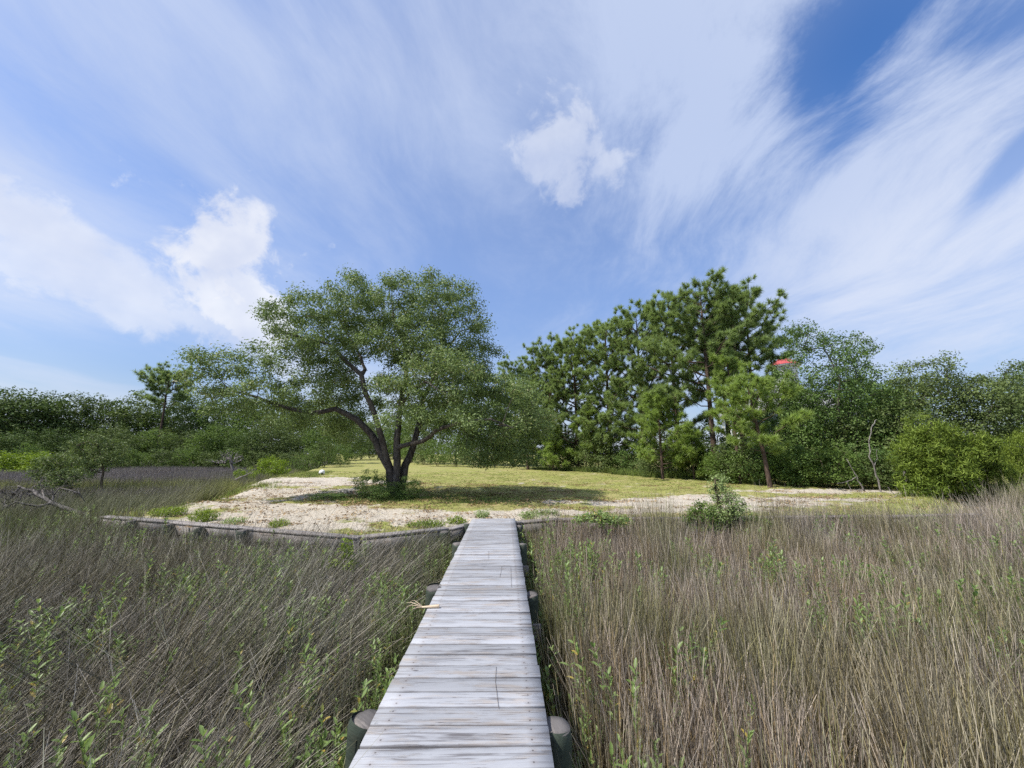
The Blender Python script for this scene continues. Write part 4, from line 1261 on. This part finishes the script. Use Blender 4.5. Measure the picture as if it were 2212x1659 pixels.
sticks('snag', 'pale broken limb stub in front of the oaks at far right', 'dead tree', 2120, 15.6,
       [([(2125, 1076, 0), (2132, 1010, 0), (2126, 965, 0), (2112, 948, 0), (2103, 932, 0)], 0.06)], 'pale dead stems')
sticks('driftwood', 'bleached driftwood log on the grass at the left rim of the sand', 'driftwood', 525, 18.5,
       [([(508, 1036, 0), (530, 1027, 0.2), (548, 1020, 0.4)], 0.045), ([(538, 1024, 0.2), (547, 1014, 0.2)], 0.02)])

# stump and sprouting stick in the left rushes
b = (float(at_y(712, 1240, 5.6).x), 5.6, MARSH_Z)
o = thing('broken_stump', 'pale broken stump sticking out of the left rushes', 'stump', b)
mb = MB()
th = np.linspace(0, 2 * np.pi, 12, endpoint=False)
rg = np.random.default_rng(9)
rings = []
for zz_, rr_ in ((-0.1, 0.10), (0.25, 0.085), (0.5, 0.075)):
    rings.append(np.stack([rr_ * np.cos(th), rr_ * np.sin(th), np.full(12, zz_)], 1))
rings.append(np.stack([0.065 * np.cos(th), 0.065 * np.sin(th), 0.58 + rg.uniform(-0.05, 0.12, 12)], 1))
rings.append(np.stack([0.03 * np.cos(th), 0.03 * np.sin(th), 0.54 + rg.uniform(-0.05, 0.05, 12)], 1))
j = np.arange(12); j2 = (j + 1) % 12
mb.add(np.vstack(rings + [[[0, 0, 0.5]]]), np.vstack([np.stack([k * 12 + j, k * 12 + j2, k * 12 + 12 + j2, k * 12 + 12 + j], 1) for k in range(4)]), np.stack([48 + j, 48 + j2, np.full(12, 60)], 1))
obj('stump_wood', mb.mesh('stump_wood', M_DEAD), o)
b2 = (b[0] + 0.12, 5.75, MARSH_Z)
rng = np.random.default_rng(77)
o = thing('sapling', 'dark stick with a tuft of fresh green leaves behind the broken stump', 'sapling', b2)
tips = thin(in_ellipsoids([((0.03, 0, 1.0), (0.10, 0.10, 0.16)), ((0.1, 0, 0.78), (0.14, 0.1, 0.08)), ((-0.12, 0, 0.8), (0.1, 0.1, 0.06))], 160, rng, 0.0), 0.05)
pos, par, fx, cnt, ends = grow([([np.array([0, 0, -0.1]), np.array([0.01, 0, 0.5]), np.array([0.0, 0, 0.95])], [0.02, 0.018, 0.012], None)], tips, rng, 0, 0.2, 0.1)
obj('stem', wood(pos, par, fx, cnt, M_STEM, 'stem', 0.002, 0.4), o)
obj('leaves', clump_leaves(tips, 9, 0.035, 0.05, rng, 0.2, 0.45, 1.0, 'leaves', M_LIME, 0.6), o)

# reed butt lying on the boardwalk edge
m_husk, t, out = new_mat('dry_husk')
co = t.new('ShaderNodeTexCoord').outputs['Object']
n = t.noise(t.vm('MULTIPLY', co, (6, 120, 120)), 1.0, 4)
t.l.new(principled(t, t.mix(n, (0.42, 0.30, 0.19), (0.72, 0.60, 0.44)), 0.7, 0.3), out.inputs[0])
p = on_z(932, 1311, 0.015)
husk = thing('reed_stub', 'dry tan reed butt lying over the left edge of the boardwalk', 'reed', (p.x, p.y, 0.002), R(4))
mb = MB(); mb.tube([(-0.10, 0, 0.012), (-0.03, 0, 0.014), (0.03, 0.0, 0.017), (0.068, 0, 0.018), (0.072, 0, 0.018)], [0.007, 0.011, 0.013, 0.0155, 0.012], 10)
obj('stalk', mb.mesh('stalk', m_husk, True), husk)
for k, (y1, z1, l, w) in enumerate([(0.02, 0.035, 0.16, 0.007), (-0.012, 0.02, 0.15, 0.006), (0.035, 0.045, 0.12, 0.005), (-0.03, 0.0, 0.10, 0.006)]):
    mb = MB()
    P_ = np.array([(-0.07, 0, 0.013), (-0.07 - l * 0.4, y1 * 0.4, 0.016 + z1 * 0.5), (-0.07 - l * 0.75, y1 * 0.9, 0.016 + z1), (-0.07 - l, y1 * 1.5, 0.01 + z1 * 0.9)])
    mb.tube(P_, [w * 0.6, w * 0.55, w * 0.35, 0.0008], 5)
    obj('husk_strip', mb.mesh('husk_strip', m_husk, True), husk)
# dry stems lying on the planks
m_dry, t, out = new_mat('dry_stem')
t.l.new(principled(t, (0.10, 0.075, 0.055), 0.8, 0.2), out.inputs[0])
for pts, lab in [([(1072, 1440), (1070, 1470), (1074, 1505), (1077, 1530)], 'thin dark dry stem lying along the boardwalk planks in the foreground'),
                 ([(1103, 1225), (1104, 1240), (1105, 1268)], 'short dry stem on the planks by the right edge halfway along the boardwalk'),
                 ([(1084, 1224), (1082, 1236), (1080, 1246)], 'short dry stem on the planks left of the other halfway along'),
                 ([(1056, 1190), (1055, 1200), (1056, 1208)], 'tiny dry stem on the planks near the far end of the boardwalk')]:
    P_ = np.array([on_z(u, v, 0.006) for u, v in pts]); c0 = P_[0].copy()
    o = thing('dry_stem', lab, 'stem', tuple(c0), 0, 'dry stems on the boardwalk')
    mb = MB(); mb.tube(P_ - c0, 0.0011, 5)
    obj('stem', mb.mesh('stem', m_dry), o)

# white ball on the lawn
m_ball, t, out = new_mat('white_plastic')
t.l.new(principled(t, (0.78, 0.78, 0.76), 0.4, 0.4), out.inputs[0])
m_hole, t, out = new_mat('dark_rubber')
t.l.new(principled(t, (0.02, 0.02, 0.02), 0.7, 0.3), out.inputs[0])
p = on_z(695, 1026, LAND_Z)
gz = ground_z(p.x, p.y)
o = thing('float_ball', 'white round float ball lying on the lawn left of the oak', 'ball', (p.x, p.y, gz))
mb = MB()
ph = np.linspace(-math.pi / 2, math.pi / 2, 13)
mb.tube(np.stack([np.zeros(13), np.zeros(13), 0.19 + 0.2 * np.sin(ph)], 1), np.maximum(0.2 * np.cos(ph), 0.002), 20)
obj('shell', mb.mesh('shell', m_ball, True), o)
mb = MB(); dd = np.array([0.45, -0.75, -0.45]); dd /= np.linalg.norm(dd)
c0 = np.array([0, 0, 0.19])
mb.tube([c0 + dd * 0.15, c0 + dd * 0.204], [0.085, 0.085], 16)
obj('opening', mb.mesh('opening', m_hole, True), o)

# ------------------------------------------------------------------ house behind the trees
def flat_mat(name, c, rough=0.7, var=0.1, scale=3.0, spec=0.3, lap=0.0):
    m, t, out = new_mat(name)
    co = t.new('ShaderNodeTexCoord').outputs['Object']
    n = t.noise(co, scale, 5)
    cc = t.mix(n, tuple(x * (1 - var) for x in c), tuple(min(1, x * (1 + var)) for x in c))
    nm = None
    if lap:
        z = t.xyz(co)[2]
        nm = bump(t, t.m('FRACT', t.m('DIVIDE', z, lap)), 0.6, 0.02)
    t.l.new(principled(t, cc, rough, spec, nm), out.inputs[0])
    return m


M_SIDING = flat_mat('white_siding', (0.74, 0.74, 0.74), 0.6, 0.05, 2, 0.3, 0.2)
M_ROOF = flat_mat('grey_shingle', (0.36, 0.35, 0.36), 0.9, 0.15, 12, 0.2, 0.15)
M_RED = flat_mat('red_roof', (0.42, 0.075, 0.07), 0.5, 0.1, 4)
M_TRIM = flat_mat('white_trim', (0.8, 0.8, 0.79), 0.5, 0.03)
M_GLASS = flat_mat('dark_glass', (0.06, 0.09, 0.12), 0.08, 0.1, 1, 0.6)
hy = 36.0
hx = float(at_y(1690, 900, hy).x)
house = thing('house', 'white house with grey roof and red capped tower hidden behind the pines', 'house', (hx, hy, LAND_Z), R(-12))
mb = MB(); mb.box(0, 0, 2.6, 8.4, 7.0, 5.4)
wall = obj('wall', mb.mesh('wall', M_SIDING), house)
mb = MB()
V = [(-4.7, -4.0, 5.25), (4.7, -4.0, 5.25), (4.7, 4.0, 5.25), (-4.7, 4.0, 5.25), (-1.6, 0, 7.6), (1.6, 0, 7.6), (-4.7, -4.0, 5.05), (4.7, -4.0, 5.05), (4.7, 4.0, 5.05), (-4.7, 4.0, 5.05)]
mb.add(V, [(0, 1, 5, 4), (2, 3, 4, 5), (6, 9, 8, 7), (0, 6, 7, 1), (1, 7, 8, 2), (2, 8, 9, 3), (3, 9, 6, 0)], [(1, 2, 5), (3, 0, 4)])
roof = obj('roof', mb.mesh('roof', M_ROOF), house)


def window(parent, x, y, z, w, h, side):
    mb = MB()
    if side == 'front':
        mb.box(x, y, z, w, 0.06, h); g = MB(); g.box(x, y - 0.02, z, w - 0.2, 0.06, h - 0.2); mu = MB(); mu.box(x, y - 0.04, z, 0.05, 0.05, h - 0.2); s = MB(); s.box(x, y - 0.06, z - h / 2, w + 0.15, 0.16, 0.07)
    else:
        mb.box(x, y, z, 0.06, w, h); g = MB(); g.box(x - 0.02, y, z, 0.06, w - 0.2, h - 0.2); mu = MB(); mu.box(x - 0.04, y, z, 0.05, 0.05, h - 0.2); s = MB(); s.box(x - 0.06, y, z - h / 2, 0.16, w + 0.15, 0.07)
    f = obj('window', mb.mesh('window', M_TRIM), parent)
    obj('pane', g.mesh('pane', M_GLASS), f); obj('mullion', mu.mesh('mullion', M_TRIM), f); obj('sill', s.mesh('sill', M_TRIM), f)


for xx_ in (-3.0, -1.0, 1.0, 3.0):
    for zz_ in (1.5, 4.0):
        window(house, xx_, -3.52, zz_, 1.0, 1.4, 'front')
for yy_ in (-2, 0, 2):
    for zz_ in (1.5, 4.0):
        window(house, -4.22, yy_, zz_, 1.0, 1.4, 'side')
# six sided tower
th6 = np.linspace(0, 2 * np.pi, 6, endpoint=False) + R(15)
TX, TY = 0.45, -0.5
def ring(r, z):
    return np.stack([TX + r * np.cos(th6), TY + r * np.sin(th6), np.full(6, z)], 1)
j = np.arange(6); j2 = (j + 1) % 6
mb = MB(); mb.add(np.vstack([ring(1.05, 5.0), ring(1.05, 9.55)]), np.stack([j, j2, 6 + j2, 6 + j], 1))
tw = obj('tower_wall', mb.mesh('tower_wall', M_SIDING), house)
for k in range(6):
    am = (th6[k] + th6[(k + 1) % 6]) / 2
    cx_, cy_ = TX + 0.925 * math.cos(am), TY + 0.925 * math.sin(am)
    mb = MB(); mb.box(cx_, cy_, 8.85, 0.06, 0.65, 1.0, am)
    w_ = obj('tower_window', mb.mesh('tower_window', M_TRIM), tw)
mb = MB(); mb.add(np.vstack([ring(1.45, 9.45), ring(1.45, 9.58), ring(1.0, 9.56)]), np.vstack([np.stack([j, j2, 6 + j2, 6 + j], 1), np.stack([12 + j, 12 + j2, j2, j], 1)]))
obj('tower_eave', mb.mesh('tower_eave', M_TRIM), house)
mb = MB(); mb.add(np.vstack([ring(1.5, 9.585), ring(0.45, 10.25), [[TX, TY, 10.6]]]), np.stack([j, j2, 6 + j2, 6 + j], 1), np.stack([6 + j, 6 + j2, np.full(6, 12)], 1))
obj('tower_roof', mb.mesh('tower_roof', M_RED), house)

# distant pale railing seen between the trees
fy = 30.0
c_ = at_y(1902, 955, fy)
fence = thing('railing', 'pale timber deck railing glimpsed between the tall tree and the cedar', 'railing', (c_.x, fy, LAND_Z))
for k in range(4):
    mb = MB(); mb.box(0, 0, 2.05 + 0.28 * k, 3.6, 0.05, 0.12); obj('rail', mb.mesh('rail', M_TRIM), fence)
for k in range(4):
    mb = MB(); mb.box(-1.7 + k * 1.13, 0.06, 1.45, 0.1, 0.1, 3.1); obj('post', mb.mesh('post', M_TRIM), fence)
mb = MB(); mb.box(0, 0.8, 1.85, 3.6, 1.8, 0.15); obj('deck', mb.mesh('deck', M_TRIM), fence)


# ------------------------------------------------------------------ grasses (what nobody could count)
def scatter(name, label, cat, pts, rot, scl, idx, tint, protos):
    pc = bpy.data.collections.new(name + '_kinds')
    for k, me in enumerate(protos):
        pc.objects.link(bpy.data.objects.new('%s_kind_%02d' % (name, k), me))
    me = mesh_np(name, pts, None, None, None, None, False, {'rot': rot, 'scl': scl, 'idx': idx.astype(np.int64), 'tint': tint})
    o = obj(name, me)
    ng = bpy.data.node_groups.new(name + '_nodes', 'GeometryNodeTree')
    ng.interface.new_socket('Geometry', in_out='INPUT', socket_type='NodeSocketGeometry')
    ng.interface.new_socket('Geometry', in_out='OUTPUT', socket_type='NodeSocketGeometry')
    g = NT(ng)
    gi, go = g.new('NodeGroupInput'), g.new('NodeGroupOutput')
    ci = g.new('GeometryNodeCollectionInfo')
    ci.inputs['Collection'].default_value = pc
    ci.inputs['Separate Children'].default_value = True
    ci.inputs['Reset Children'].default_value = True
    ip = g.new('GeometryNodeInstanceOnPoints')
    def na(nm, ty):
        a = g.new('GeometryNodeInputNamedAttribute', data_type=ty)
        a.inputs['Name'].default_value = nm
        return a.outputs['Attribute']
    g.l.new(gi.outputs[0], ip.inputs['Points'])
    g.l.new(ci.outputs[0], ip.inputs['Instance'])
    ip.inputs['Pick Instance'].default_value = True
    g.l.new(na('idx', 'INT'), ip.inputs['Instance Index'])
    er = g.new('FunctionNodeEulerToRotation')
    g.l.new(na('rot', 'FLOAT_VECTOR'), er.inputs[0])
    g.l.new(er.outputs[0], ip.inputs['Rotation'])
    g.l.new(na('scl', 'FLOAT'), ip.inputs['Scale'])
    g.l.new(ip.outputs[0], go.inputs[0])
    md = o.modifiers.new('scatter', 'NODES')
    md.node_group = ng
    tag(o, label, cat, None, 'stuff')
    return o


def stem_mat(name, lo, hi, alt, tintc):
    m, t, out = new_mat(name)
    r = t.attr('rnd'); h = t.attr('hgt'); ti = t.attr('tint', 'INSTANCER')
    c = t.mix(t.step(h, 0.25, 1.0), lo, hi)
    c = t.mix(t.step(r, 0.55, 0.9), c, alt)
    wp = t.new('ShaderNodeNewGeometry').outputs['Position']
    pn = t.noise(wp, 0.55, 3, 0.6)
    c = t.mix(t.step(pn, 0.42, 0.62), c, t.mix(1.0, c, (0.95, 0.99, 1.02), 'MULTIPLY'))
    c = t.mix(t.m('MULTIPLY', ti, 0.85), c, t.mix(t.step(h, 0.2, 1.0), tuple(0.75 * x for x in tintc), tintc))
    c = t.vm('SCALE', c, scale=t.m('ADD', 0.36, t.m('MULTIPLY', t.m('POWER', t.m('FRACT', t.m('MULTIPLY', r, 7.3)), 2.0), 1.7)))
    p = principled(t, c, 0.6, 0.25)
    tr = t.new('ShaderNodeBsdfTranslucent'); t.l.new(c, tr.inputs[0])
    mx = t.new('ShaderNodeMixShader'); mx.inputs[0].default_value = 0.22
    t.l.new(p, mx.inputs[1]); t.l.new(tr.outputs[0], mx.inputs[2]); t.l.new(mx.outputs[0], out.inputs[0])
    return m


def tuft(seed, n, rad, h, lean, spread, w, mat, segs=4, bend=0.5):
    rng = np.random.default_rng(seed)
    a = rng.uniform(0, 2 * np.pi, n); r = rad * np.sqrt(rng.random(n))
    base = np.stack([r * np.cos(a), r * np.sin(a), np.full(n, -0.03)], 1)
    H = h * rng.uniform(0.55, 1.15, n)
    th = lean + rng.normal(0, spread, n)                          # tilt from upright, towards +x
    az = rng.normal(0, 0.5, n) + np.where(rng.random(n) < 0.2, rng.uniform(0, 6.28, n), 0)
    f = np.linspace(0, 1, segs + 1)
    P_ = np.zeros((n, segs + 1, 3))
    P_[:, 0] = base
    bd = bend * rng.uniform(0.2, 1.4, n) * np.maximum(np.abs(th), 0.15) * np.sign(th + 1e-6)
    for k in range(segs):
        ang = th * 0.7 + bd * f[k + 1]
        dirn = np.stack([np.sin(ang) * np.cos(az), np.sin(ang) * np.sin(az), np.cos(ang)], 1)
        P_[:, k + 1] = P_[:, k] + dirn * (H / segs)[:, None]
    sa_ = rng.uniform(0, np.pi, n)
    sd = np.stack([np.cos(sa_), np.sin(sa_), np.zeros(n)], 1)[:, None] * (w * rng.uniform(0.6, 1.3, n))[:, None, None] * (1 - 0.8 * f)[None, :, None]
    V = np.stack([P_ - sd, P_ + sd], 2).reshape(-1, 3)
    i = (np.arange(n)[:, None] * (segs + 1) + np.arange(segs)[None]).reshape(-1, 1) * 2
    Q_ = np.hstack([i, i + 1, i + 3, i + 2])
    rn = np.repeat(rng.random(n), (segs + 1) * 2)
    hh = np.tile(np.repeat(f, 2), n)
    return mesh_np('tuft', V, Q_, None, rn, mat, True, {'hgt': hh})


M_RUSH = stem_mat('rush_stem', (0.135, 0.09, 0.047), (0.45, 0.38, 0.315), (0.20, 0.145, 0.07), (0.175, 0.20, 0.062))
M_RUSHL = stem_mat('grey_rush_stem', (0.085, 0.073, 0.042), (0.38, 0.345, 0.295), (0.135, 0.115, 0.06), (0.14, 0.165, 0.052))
M_RUSHF = stem_mat('far_rush_stem', (0.12, 0.10, 0.075), (0.29, 0.255, 0.25), (0.18, 0.155, 0.115), (0.26, 0.28, 0.07))
M_TURF = stem_mat('turf_blade', (0.20, 0.235, 0.05), (0.35, 0.39, 0.10), (0.42, 0.345, 0.16), (0.11, 0.19, 0.035))

rush_up = [tuft(300 + k, 46, 0.17, 0.92, 0.10, 0.24, 0.0037, M_RUSH) for k in range(4)]
rush_mid = [tuft(310 + k, 46, 0.17, 1.00, 0.36, 0.26, 0.0037, M_RUSH) for k in range(4)]
rush_sw = [tuft(320 + k, 50, 0.20, 1.18, 1.0, 0.27, 0.0042, M_RUSHL, 5) for k in range(5)]
rush_lu = [tuft(330 + k, 46, 0.17, 0.74, 0.30, 0.32, 0.0042, M_RUSHL) for k in range(3)]
protos = rush_up + rush_mid + rush_sw + rush_lu          # 0-3, 4-7, 8-12, 13-15


def jitter_grid(x0, x1, y0, y1, dens, rng):
    n = int((x1 - x0) * (y1 - y0) * dens)
    return rng.uniform(x0, x1, n), rng.uniform(y0, y1, n)


rng = np.random.default_rng(500)


def rushes(side):
    x, y = jitter_grid(-17, 22, 0.5, 15, 56, rng)
    keep = (y < edge_y(x) - 0.12) & (np.abs(x) < 1.42 * y + 1.6)
    keep &= rng.random(len(x)) < np.clip(1.25 - 0.055 * y, 0.45, 1.0)
    dxk = x - dock_x(y)
    keep &= (dxk > 0.72) if side > 0 else (dxk < -0.60)
    keep &= rng.random(len(x)) < 0.45 + 1.1 * vnoise(x, y, 1.9, 34)
    x, y = x[keep], y[keep]
    dxk = np.abs(x - dock_x(y)) - DW / 2
    n = len(x)
    ns = vnoise(x, y, 0.7, 31); n2_ = vnoise(x, y, 0.33, 32); n3_ = vnoise(x, y, 1.6, 33)
    rot = np.zeros((n, 3)); tilt = rng.normal(0, 0.13, (n, 2)); rot[:, :2] = tilt
    scl = rng.uniform(0.8, 1.12, n)
    if side > 0:
        leanw = np.clip((x - 4.5) / 5.0, 0, 1) + (ns - 0.5) * 0.9
        idx = np.where(leanw > 0.45, rng.integers(4, 8, n), rng.integers(0, 4, n))
        rot[:, 2] = np.where(idx >= 4, math.pi + 0.3 + (n2_ - 0.5) * 3.2, rng.uniform(0, 6.28, n))
        scl *= (0.80 + 0.30 * n2_ + 0.22 * n3_) * (1.0 + 0.24 * np.clip(1 - (edge_y(x) - y) / 1.6, 0, 1))
        scl *= np.clip(0.72 + 0.5 * dxk, 0.7, 1.0)
        tint = np.clip((n3_ - 0.50) * 2.4, 0, 1) * 0.8 + np.clip(0.6 - dxk, 0, 0.5)
    else:
        idx = np.where(dxk < 0.95, rng.integers(13, 16, n), rng.integers(8, 13, n))
        sw = (rng.random(n) < 0.22) & (dxk > 0.95)
        idx = np.where(sw, rng.integers(13, 16, n), idx)
        rot[:, 2] = np.where(dxk < 0.95, rng.uniform(1.2, 5.0, n), 0.05 + (n2_ - 0.5) * 1.8 + (ns - 0.5) * 1.0)
        scl *= 0.72 + 0.30 * ns + 0.30 * n3_
        near_b = np.clip((edge_y(x) - y) / 1.2, 0.0, 1.0)
        scl *= 1.22 - 0.22 * near_b
        tint = np.clip((n3_ - 0.5) * 2.2, 0, 1) * 0.6 + np.clip(0.9 - dxk, 0, 0.6) + np.clip((-x - 7) / 5, 0, 0.6) * (y > 7)
    z = np.full(n, MARSH_Z) + (ns - 0.5) * 0.08
    nm, lab = ('rushes', 'pale upright dry rushes filling the marsh right of the boardwalk') if side > 0 else ('rushes', 'dark wind-swept rushes filling the marsh left of the boardwalk')
    scatter(nm, lab, 'rushes', np.stack([x, y, z], 1), rot, scl, idx, np.clip(tint, 0, 1), protos)


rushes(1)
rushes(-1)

# far marsh on the left
far = [tuft(340 + k, 60, 0.42, 1.0, 0.35, 0.3, 0.009, M_RUSHF, 3) for k in range(4)]
x, y = jitter_grid(-75, -9, 9, 50, 9, rng)
ang = np.abs(x) / y
keep = (y < edge_y(x) - 0.05) & (ang < 1.55)
keep &= ~((x > -17) & (y < 15) & (x > -9.6))
x, y = x[keep], y[keep]; n = len(x)
ns = vnoise(x, y, 0.22, 41); n2_ = vnoise(x, y, 0.5, 42)
rot = np.zeros((n, 3)); rot[:, 2] = (ns - 0.5) * 3
band = np.exp(-((y - 21 - 0.12 * (x + 25) - 3 * (n2_ - 0.5)) / 1.3) ** 2) * (ns > 0.35) + 0.8 * np.clip(1 - (edge_y(x) - y) / 4.0, 0, 1)
scatter('rushes', 'grey purple rushes of the open marsh at far left below the trees', 'rushes', np.stack([x, y, np.full(n, MARSH_Z)], 1), rot,
        rng.uniform(0.65, 1.0, n) * (0.75 + 0.35 * ns), rng.integers(0, 4, n), np.clip(band + np.clip(n2_ - 0.75, 0, 1) * 1.5, 0, 1), far)


# leafy oxeye between the rushes
def sprig(seed, stems, h, leaf):
    rng_ = np.random.default_rng(seed)
    mb = MB()
    Vs, Ts, rs = [], [], []
    n0 = 0
    for s_ in range(stems):
        a = rng_.uniform(0, 6.28); tl = rng_.uniform(0.05, 0.45); H = h * rng_.uniform(0.7, 1.1)
        top = np.array([math.cos(a) * tl * H, math.sin(a) * tl * H, H])
        b0 = np.array([math.cos(a) * 0.04, math.sin(a) * 0.04, -0.02])
        mb.tube([b0, (b0 + top) / 2 + rng_.normal(0, 0.02, 3), top], [0.004, 0.003, 0.0015], 4, cap=False)
        pr = int(H / 0.055)
        for k in range(pr):
            f = 0.35 + 0.65 * (k + rng_.random() * 0.5) / pr
            c0 = b0 * (1 - f) + top * f
            az = k * 1.57 + rng_.normal(0, 0.3)
            for sgn in (0, math.pi):
                L = leaf * rng_.uniform(0.6, 1.2) * (1.15 - 0.35 * f)
                el = rng_.uniform(0.3, 1.15)
                d_ = np.array([math.cos(az + sgn) * math.cos(el), math.sin(az + sgn) * math.cos(el), math.sin(el)])
                s2 = np.cross(d_, [0, 0, 1.]); s2 /= np.linalg.norm(s2) + 1e-6
                up_ = np.cross(s2, d_)
                w = L * 0.17
                V_ = np.array([c0, c0 + d_ * L * 0.35 + s2 * w + up_ * w * 0.4, c0 + d_ * L * 0.75 + s2 * w * 0.85 + up_ * w * 0.3, c0 + d_ * L - up_ * L * 0.06,
                               c0 + d_ * L * 0.75 - s2 * w * 0.85 + up_ * w * 0.3, c0 + d_ * L * 0.35 - s2 * w + up_ * w * 0.4, c0 + d_ * L * 0.5])
                mb.add(V_, None, [(0, 1, 6), (1, 2, 6), (2, 3, 6), (3, 4, 6), (4, 5, 6), (5, 0, 6)], rng_.random())
    return mb.mesh('sprig', M_OXEYE)


sprigs = [sprig(600 + k, 3, 0.84, 0.078) for k in range(5)] + [sprig(610 + k, 2, 0.66, 0.06) for k in range(3)]
x, y = jitter_grid(-15, 18, 0.8, 11, 34, rng)
dd_ = x - dock_x(y); ad = np.abs(dd_) - DW / 2
ns = vnoise(x, y, 0.9, 51); n2_ = vnoise(x, y, 2.2, 52)
prob = 1.5 * np.where(dd_ < 0, 0.10 + 0.9 * np.exp(-(ad / 0.8) ** 2) + 0.55 * np.clip((ns - 0.42) * 3, 0, 1) + 0.5 * (y < 2.6) * (ns > 0.35), 0.6 * np.exp(-((ad - 0.35) / 0.35) ** 2) + 0.45 * np.clip((ns - 0.50) * 3, 0, 1) * (n2_ > 0.4))
keep = (ad > 0.16) & (y < edge_y(x) - 0.15) & (np.abs(x) < 1.42 * y + 1.2) & (rng.random(len(x)) < prob)
x, y = x[keep], y[keep]; n = len(x)
rot = np.stack([rng.normal(0, 0.12, n), rng.normal(0, 0.12, n), rng.uniform(0, 6.28, n)], 1)
ad = np.abs(x - dock_x(y)) - DW / 2
scl = rng.uniform(0.75, 1.15, n) * np.where(x < dock_x(y), 0.95, 1.05) * np.clip(0.7 + ad * 0.5, 0.7, 1)
scatter('marsh_oxeye', 'leafy green oxeye stems scattered between the rushes and along the boardwalk', 'marsh plants', np.stack([x, y, np.full(n, MARSH_Z)], 1), rot, scl, rng.integers(0, 8, n), rng.random(n), sprigs)

# turf on the lawn
turf = [tuft(360 + k, 26, 0.10, 0.075, 0.35, 0.4, 0.0035, M_TURF, 2) for k in range(4)]
x, y = jitter_grid(-22, 20, 7, 32, 46, rng)
s_ = sand_at(x, y)
keep = (y > edge_y(x) + 0.08) & (np.abs(x) < 1.45 * y) & (s_ + rng.normal(0, 0.12, len(x)) < 0.36)
keep &= rng.random(len(x)) < np.clip(1.5 - y / 30, 0.35, 1)
x, y = x[keep], y[keep]; n = len(x)
ns = vnoise(x, y, 0.8, 55)
under_oak = np.exp(-(((x + 3.3) / 4.4) ** 2 + ((y - 13.0) / 1.7) ** 2) ** 2)
scl = rng.uniform(0.5, 1.1, n) * (0.7 + 0.5 * ns) * np.where(y - edge_y(x) < 0.5, 1.6, 1.0) + under_oak * rng.uniform(0.2, 1.2, n)
left_bank = (x < -9.0) & (x < -8.2 - (y - 9.5) * 0.28)
scl *= np.where(left_bank, 3.0, 1.0) * np.where((x > 11) & (y - edge_y(x) < 2), 2.0, 1.0)
rot = np.stack([rng.normal(0, 0.1, n), rng.normal(0, 0.1, n), rng.uniform(0, 6.28, n)], 1)
scatter('turf', 'short yellow green turf growing in patches over the sandy lawn', 'grass', np.stack([x, y, land_z(x, y)], 1), rot, scl, rng.integers(0, 4, n), np.clip(under_oak + (ns - 0.6) + 0.45 * left_bank, 0, 1), turf)
# tall grass fringe along the wood edge
fr = [tuft(370 + k, 34, 0.22, 0.55, 0.25, 0.3, 0.007, M_TURF, 3) for k in range(4)]
fx_, fy_ = [], []
for (u0, y0), (u1, y1) in zip([(1150, 37), (1300, 30.5), (1420, 25.2), (1500, 23.6), (1560, 21.8)], [(1300, 30.5), (1420, 25.2), (1500, 23.6), (1560, 21.8), (1650, 19.6)]):
    f = rng.random(150)
    yy_ = y0 + (y1 - y0) * f - rng.random(150) * 0.9 + 0.3
    uu = u0 + (u1 - u0) * f
    fx_.append((uu - 1106) / FPX * yy_ * math.cos(PITCH) * 1.0); fy_.append(yy_)
x = np.concatenate(fx_); y = np.concatenate(fy_); n = len(x)
rot = np.stack([rng.normal(0, 0.1, n), rng.normal(0, 0.1, n), rng.uniform(0, 6.28, n)], 1)
scatter('grass_fringe', 'tall fresh green grass fringe at the foot of the pines', 'grass', np.stack([x, y, land_z(x, y)], 1), rot, rng.uniform(0.5, 1.1, n), rng.integers(0, 4, n), np.full(n, 0.8), fr)

# fallen leaves, twigs and straw on the sand
m_lit, t, out = new_mat('leaf_litter')
r_ = t.attr('rnd')
t.l.new(principled(t, t.mix(r_, (0.12, 0.07, 0.035), (0.42, 0.30, 0.16)), 0.8, 0.2), out.inputs[0])
lits = []
for k in range(4):
    rg = np.random.default_rng(700 + k)
    n = 26
    C = np.stack([rg.normal(0, 0.22, n), rg.normal(0, 0.16, n), rg.uniform(0.004, 0.02, n)], 1)
    V, T, r = leaf_arrays(C, 0.075, rg, 3.0, 0.42)
    mb = MB(); mb.add(V, None, T, r)
    for q in range(5):
        a = rg.uniform(0, 6.28); c0 = np.array([rg.normal(0, 0.2), rg.normal(0, 0.16), 0.012]); l = rg.uniform(0.06, 0.2)
        mb.tube([c0, c0 + np.array([math.cos(a) * l, math.sin(a) * l, 0.01])], [0.004, 0.002], 3, cap=False)
    lits.append(mb.mesh('litter', m_lit))
x, y = jitter_grid(-16, 15, 7.2, 20, 7, rng)
od = np.exp(-(((x + 3.0) / 5.5) ** 2 + ((y - 13.0) / 3.2) ** 2) ** 1.5)
ns = vnoise(x, y, 1.1, 71)
keep = (y > edge_y(x) + 0.1) & (np.abs(x) < 1.45 * y) & (rng.random(len(x)) < 0.10 + 0.75 * od + 0.5 * (ns > 0.62))
x, y = x[keep], y[keep]; n = len(x)
rot = np.stack([np.zeros(n), np.zeros(n), rng.uniform(0, 6.28, n)], 1)
scatter('leaf_litter', 'fallen brown leaves and straw strewn over the sand round the oak', 'leaf litter', np.stack([x, y, land_z(x, y) + 0.004], 1), rot, rng.uniform(0.7, 1.3, n), rng.integers(0, 4, n), rng.random(n), lits)
